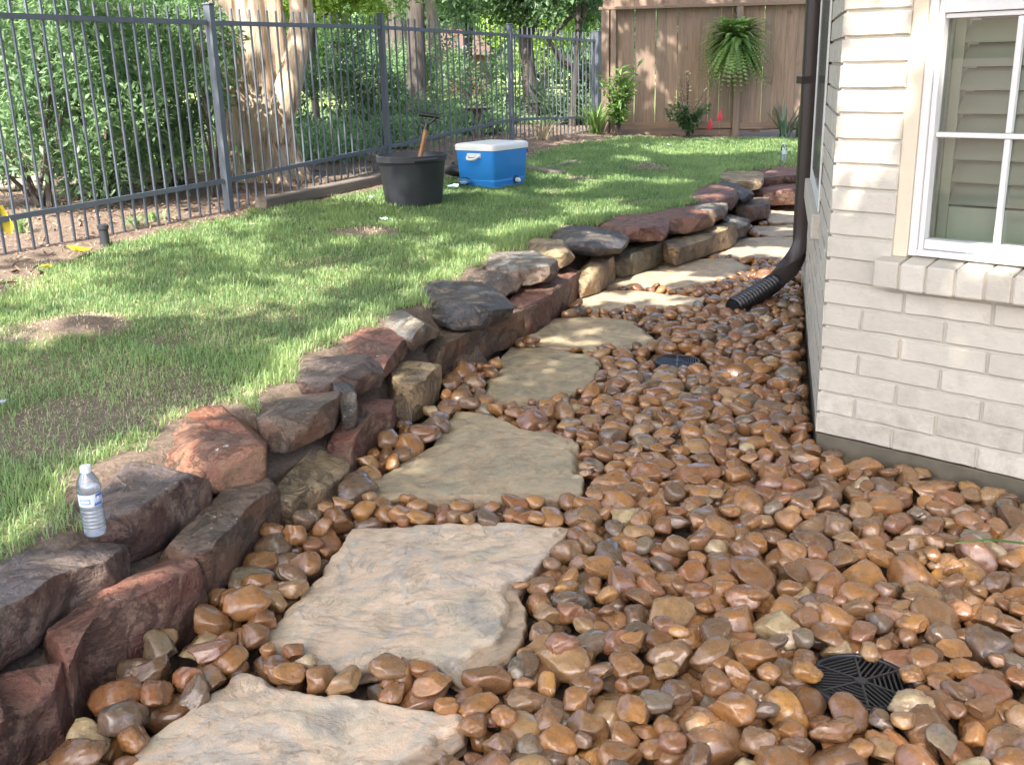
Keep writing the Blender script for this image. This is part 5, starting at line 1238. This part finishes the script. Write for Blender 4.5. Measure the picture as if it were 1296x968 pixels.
shrub('shrub', at(610, 165, 17.5), (.8, .4, .45), 3000, .09, .42, 'leafy', 'bright sunlit plant far behind the cooler', rs=215, stem=False)
shrub('shrub', at(470, 110, 17.5), (1.4, .6, .45), 6000, .08, .42, 'leafd', 'dark hedge of leaves behind the second fence post', rs=216, cr=.25)
GT = 'trees in the neighbouring garden'
gz = lambda x_, y_: (x_, y_, float(zl(x_, min(y_, 15))) - .05)
x_ = pixY(529, 150, 15.2)[0]; tree('tree', gz(x_, 15.2), 6.5, .135, (x_, 15.4, 6.2), (2.6, 2.4, 1.6), 6000, .13, 'leaf', 'bark2', 'straight brown tree trunk rising behind the black pot', rs=301, group=GT)
x_ = pixY(499, 50, 24)[0]; tree('tree', gz(x_, 24), 8, .26, (x_, 24, 7.5), (3, 3, 2), 5000, .16, 'leaf', 'bark2', 'far grey trunk just right of the second fence post', rs=302, group=GT)
x_ = pixY(547, 50, 26)[0]; tree('tree', gz(x_, 26), 8, .16, (x_, 26, 7.5), (3, 3, 2), 5000, .16, 'leaf', 'bark2', 'far thin trunk left of the red brick house', rs=303, group=GT)
x_ = pixY(672, 100, 15.8)[0]; t_ = tree('tree', gz(x_, 16.2), 3.2, .12, (x_ + .1, 16.2, 2.95), (1.8, 1.2, 1.1), 22000, .095, 'leafd', 'bark2', 'dark leafy tree leaning over the corner of both fences', rs=304, limbs=16, clumps=110, group=GT, cr=.24)
g = Geo(); q0 = np.array(at(742, 96, 15.9)); q1 = np.array(at(712, 78, 15.7)); q2 = np.array(at(694, 50, 15.6)); q3 = np.array(at(725, 20, 15.8)); bb = np.array(t_.location)
g.tube([np.array(at(760, 165, 16)) - bb, q0 + [.05, 0, -.05] - bb, q1 - bb, q2 - bb, q3 - bb], [.07, .06, .05, .045, .03], 8); g.obj('limb', MAT['bark2'], t_, True)
x_ = pixY(410, 20, 13)[0]; tree('tree', gz(x_ - .2, 13.4), 2.9, .05, (x_, 13.2, 2.45), (1.6, 1.1, .6), 9000, .09, 'leafy', 'bark2', 'young tree with bright sunlit leaves above the fence', rs=305, clumps=60, group=GT)
x_ = pixY(590, 5, 18)[0]; tree('tree', gz(x_, 18.4), 3.6, .09, (x_, 18.2, 3.2), (2.2, 1.1, 1.1), 15000, .10, 'leaf', 'bark2', 'light green tree hanging over the middle of the iron fence', rs=306, clumps=80, group=GT)
x_ = pixY(740, 2, 14.9)[0]; tree('tree', gz(x_ - .1, 15.6), 3.0, .05, (x_ + .05, 15.0, 2.85), (.75, .45, .42), 3000, .08, 'leaf', 'bark2', 'green leafy branch spilling over the cedar fence corner', rs=307, clumps=40, group=GT)
r_ = np.random.default_rng(9); GB = 'far trees behind the garden'
for i_, (px_, Yd, hh) in enumerate(((-180, 16, 5), (-60, 20, 6), (40, 22, 6), (150, 26, 6), (255, 30, 6), (350, 36, 6), (430, 40, 6), (620, 42, 7), (690, 40, 6), (760, 38, 7), (860, 34, 7), (980, 30, 6), (1120, 34, 7))):
    x_ = pixY(px_, 90, Yd)[0]
    tree('tree', gz(x_, Yd), hh, .16, (x_, Yd, hh * .62), (2.4, 1.8, hh * .48), 8000, .17, ['leaf', 'leafd', 'leafy'][i_ % 3], 'bark2', f'{["green", "dark green", "yellow green"][i_ % 3]} tree in the distance ' + ['beyond the left edge of the shrubs', 'behind the leftmost shrub', 'behind the left part of the iron fence', 'behind the second fence shrub', 'directly left of the pale trunk', 'behind the pale trunk', 'between the pale trunk and the second post', 'behind the third fence post', 'behind the leaning dark tree', 'behind the fence corner', 'behind the left half of the cedar fence', 'behind the hanging fern', 'behind the brick house'][i_], rs=400 + i_, group=GB, clumps=70, wid=.6, cr=.26)
# low ground cover in the neighbouring beds
r_ = np.random.default_rng(55); n = 26000; x_ = r_.uniform(-7, 2.5, n); y_ = 8.6 + 10 * r_.random(n) ** .8; cl = fbm(np.stack([x_, y_], 1) * 1.1, 91, 3); dm = sdist(x_, y_, MUL)
k_ = (dm > 1.2 - .4 * cl) & (cl > -.12) & (x_ < 1.2); x_, y_, cl = x_[k_], y_[k_], cl[k_]; p = np.stack([x_, y_, zl(x_, np.minimum(y_, 15)) + (.06 + .38 * np.clip(cl + .15, 0, .7)) * r_.random(len(x_)) ** .6], 1)
v, f, tn = leaves(p, .085, .36, np.clip(.3 + .5 * cl + .4 * r_.random(len(p)), 0, 1), np.stack([r_.normal(size=len(p)) * .5, r_.normal(size=len(p)) * .5, np.ones(len(p))], 1), rs=56)
link('ground_cover', mesh('ground_cover', v, f, False, dict(tone=tn)), MAT['leaf'], kind='stuff')
# far wood closing the horizon
p, cc, tone, q = blob_points(60000, np.array([0, 52, 5.0]), np.array([45, 3, 5.5]), 500, 700, .1, .1)
v, f, tn = leaves(p, .42, .6, tone, rs=500); link('far_wood', mesh('far_wood', v, f, False, dict(tone=tn)), MAT['leafd'], kind='stuff')
# red brick house far off
hx = pixY(575, 60, 33)[0]; hb = empty('brick_outbuilding', (hx, 33, .5), label='low red brown brick building far behind the fence', category='building')
g = Geo(); g.box((-.9, 0, -.6), (.9, 3, 1.3)); g.obj('wall', MAT['redbrick'], hb); g = Geo(); g.add([(-1.2, -.4, 1.25), (1.2, -.4, 1.25), (1.2, 3.4, 1.25), (-1.2, 3.4, 1.25), (-.7, 1.5, 2.0), (.7, 1.5, 2.0)], [(0, 1, 5, 4), (1, 2, 5), (2, 3, 4, 5), (3, 0, 4), (3, 2, 1, 0)]); g.obj('roof', plain('red_brown_roof', (.11, .065, .05), .9), hb)
g = Geo(); g.box((-.7, -.04, .5), (-.3, -.01, 1.1)); g.obj('window', plain('grey_pane', (.25, .28, .3), .2, bmp=0), hb, bevel=.01)
bh = np.array(at(577, 45, 20)); t = empty('bird_feeder', tuple(bh), label='small red roofed bird feeder catching the sun behind the fence', category='bird feeder')
g = Geo(); g.add([(-.20, -.14, 0), (.20, -.14, 0), (.20, .14, 0), (-.20, .14, 0), (-.09, 0, .13), (.09, 0, .13)], [(0, 1, 5, 4), (1, 2, 5), (2, 3, 4, 5), (3, 0, 4), (3, 2, 1, 0)]); g.obj('roof', plain('coral_red_paint', (.8, .22, .15), .5, bmp=0), t)
g = Geo(); g.box((-.05, -.05, -.16), (.05, .05, -.002)); g.obj('body', MAT['lid'], t); g = Geo(); g.tube([(0, 0, -2.4), (0, 0, -.16)], .012, 6); g.obj('pole', MAT['iron'], t)
bl = np.array(at(588, 61, 17)); t = empty('garden_lamp', tuple(bl), label='white globe garden lamp on a thin pole behind the fence', category='lamp')
g = Geo(); g.lathe([(0, -.042), (.03, -.03), (.042, 0), (.03, .03), (0, .042)], 16, cap=False); g.obj('globe', MAT['lid'], t, True); g = Geo(); g.tube([(0, 0, -1.4), (0, 0, -.04)], .006, 6); g.obj('pole', MAT['iron2'], t)
bl = np.array(at(604, 141, 13.6)); t = empty('bird_bath', tuple(bl), label='weathered grey bird bath on a stem just behind the cooler', category='bird bath')
g = Geo(); g.lathe([(.0, .0), (.15, .01), (.19, .045), (.18, .05), (.02, .03)], 24, cap=False); g.obj('bowl', MAT['timber'], t, True); g = Geo(); g.lathe([(.08, -.9), (.05, -.6), (.04, -.1), (.06, .0)], 14); g.obj('pedestal', MAT['timber'], t, True)
g = Geo(); q = at(25, 255, 8.6); g.box((-1.1, -.07, 0), (1.1, .07, .12)); o = g.obj('landscape_timber', plain('pale_concrete_edge', (.42, .36, .29), .9), None, bevel=.02, loc=(q[0] + .3, 8.7, float(zl(q[0], 8.7)) + .0), label='pale edging beam lying in the bed behind the left shrubs', category='timber'); o.rotation_euler = (0, 0, .25)

# ------------------------------------------------------------------ mulch chips
r_ = np.random.default_rng(31); n = 60000; x_ = r_.uniform(-6, 3.2, n); y_ = r_.uniform(3.5, 17, n); dm = sdist(x_, y_, MUL)
k_ = (dm > -.12 + .12 * r_.random(n)) & (r_.random(n) < np.clip(1.6 - y_ / 13, .25, 1)); mbx = 0
for c, r, kk in PW: pass
x_, y_ = x_[k_][:30000], y_[k_][:30000]; z_ = terrain(x_, y_) + .004; n = len(x_)
a = r_.uniform(0, 6.28, n); L = r_.lognormal(math.log(.013), .5, n).clip(.006, .05); w = L * r_.uniform(.15, .4, n); ti = r_.normal(size=n) * .35
d = np.stack([np.cos(a), np.sin(a), ti], 1) * L[:, None]; s = np.stack([-np.sin(a), np.cos(a), r_.normal(size=n) * .4], 1) * w[:, None]; c_ = np.stack([x_, y_, z_ + .006], 1)
v = np.stack([c_ - d, c_ + s + [0, 0, .003], c_ + d, c_ - s], 1).reshape(-1, 3); i = np.arange(n)[:, None] * 4
MM = leafmat('mulch_chips', (.10, .055, .035), (.36, .25, .17), .0, 9, .9)
link('mulch', mesh('mulch', v, np.concatenate([i + [0, 1, 2], i + [0, 2, 3]]), False, dict(tone=np.repeat(r_.random(n), 4))), MM, kind='stuff')

# ------------------------------------------------------------------ leaf litter and twigs on the pebbles
r_ = np.random.default_rng(77); oo = r_.integers(0, len(placed), 260); P3 = np.array([[placed[k][0], placed[k][1], placed[k][2] + placed[k][5] * 1.02] for k in oo if cnt[k] > 30])
v, f, tn = leaves(P3, .030, .42, r_.random(len(P3)), np.stack([r_.normal(size=len(P3)), r_.normal(size=len(P3)), 0 * P3[:, 0]], 1) * 2, droop=.1, rs=78)
link('leaf_litter', mesh('leaf_litter', v, f, False, dict(tone=tn)), MM, kind='stuff')

# ------------------------------------------------------------------ grass
def grass(n, seed, y0, y1, Lr, wb, dry=False):
    r_ = np.random.default_rng(seed); x_ = r_.uniform(-4.6, 5.5, n); y_ = y0 + (y1 - y0) * r_.random(n)
    q = np.stack([x_, y_, np.full(n, .3)], 1); u_, w_, dd = topx(q); k_ = (dd > .3) & (u_ > -650) & (u_ < 1140) & (w_ < 1130); x_, y_ = x_[k_], y_[k_]
    dm = sdist(x_, y_, MUL); de = sdist(x_, y_); k_ = de > -.13; nr = np.nonzero(k_ & (de < .12))[0]
    for w_ in rock_foot[:len(TOP)]:
        cc_ = w_.mean(0); pw = cc_ + (w_ - cc_) * .93; ins = np.zeros(len(nr), bool); xx, yy = x_[nr], y_[nr]
        for (x1, y1), (x2, y2) in zip(pw, np.roll(pw, -1, 0)):
            if y1 != y2: ins ^= ((y1 > yy) != (y2 > yy)) & (xx < (x2 - x1) * (yy - y1) / (y2 - y1) + x1)
        k_[nr[ins]] = False
    x_, y_, dm, de = x_[k_], y_[k_], dm[k_], de[k_]; b = bare(x_, y_); p2 = np.stack([x_, y_], 1); nn = vnoise(p2 * 9, 3); cl = fbm(p2 * 3.3, 12, 3)
    if dry: k_ = (dm < .10 + .1 * nn) & (de > -.08) & (r_.random(len(x_)) < .35 + 1.3 * np.minimum(b, .6) + .25 * (cl > .25))
    else: k_ = (dm < -.02 + .14 * nn) & (de > -.085 + .03 * nn) & (r_.random(len(x_)) < (1 - b * 1.05) * (.72 + .35 * cl))
    x_, y_, de, b, cl = x_[k_], y_[k_], de[k_], b[k_], cl[k_]; n = len(x_)
    z_ = terrain(x_, y_); z_ = np.maximum(z_, zl(x_, y_) - .035 - (de < .03) * .01)
    L = r_.uniform(*Lr, n) * (1 + .35 * cl) * (1 - .35 * b) * (1 + .35 * np.exp(-np.abs(de) / .12)); a = r_.uniform(0, 6.28, n) + 1.5 * vnoise(np.stack([x_, y_], 1) * 4, 6); ln = r_.uniform(.25, 1.15, n) * (1.3 if dry else 1)
    sc = 1 + .09 * (y_ - 2.5); wv = (wb * sc)[:, None] if np.ndim(sc) else wb
    dirv = np.stack([np.cos(a), np.sin(a), np.zeros(n)], 1); sd_ = np.stack([-np.sin(a), np.cos(a), np.zeros(n)], 1) * wv
    B = np.stack([x_, y_, z_ - .006], 1); Mi = B + dirv * (L * ln * .28)[:, None] + np.stack([0 * L, 0 * L, L * .62], 1) * (1 if not dry else .6)
    T = B + dirv * (L * ln * .85)[:, None] + np.stack([0 * L, 0 * L, L * np.where(ln > .9, .72, 1.0)], 1) * (1 if not dry else .45)
    v = np.stack([B - sd_, B + sd_, Mi + sd_ * .8, Mi - sd_ * .8, T], 1).reshape(-1, 3); i = np.arange(n)[:, None] * 5
    f = [np.concatenate([i + [0, 1, 2], i + [0, 2, 3], i + [3, 2, 4]])]
    tone = np.clip(.5 + .45 * cl + r_.normal(size=n) * .22 + .25 * np.exp(-np.abs(de) / .35), 0, 1)
    return v, f, np.repeat(tone, 5), n
V_, F_, T_, k0 = [], [], [], 0
for args in ((430000, 1, 1.2, 5.2, (.022, .048), .0019), (330000, 2, 5.2, 9.5, (.025, .05), .0021), (260000, 3, 9.5, 15.0, (.03, .055), .0026)):
    v, f, t_, n = grass(*args); V_.append(v); F_.append(f[0] + k0); T_.append(t_); k0 += len(v)
link('grass', mesh('grass', np.concatenate(V_), np.concatenate(F_), False, dict(tone=np.concatenate(T_))), MAT['grass'], kind='stuff')
print('grass tris', sum(len(f) for f in F_)); V_, F_, T_, k0 = [], [], [], 0
for args in ((190000, 4, 1.2, 6, (.03, .05), .0013, True), (130000, 5, 6, 14.5, (.03, .05), .0018, True)):
    v, f, t_, n = grass(*args); V_.append(v); F_.append(f[0] + k0); T_.append(t_); k0 += len(v)
link('dry_grass', mesh('dry_grass', np.concatenate(V_), np.concatenate(F_), False, dict(tone=np.concatenate(T_))), MAT['straw'], kind='stuff'); print('straw tris', sum(len(f) for f in F_))
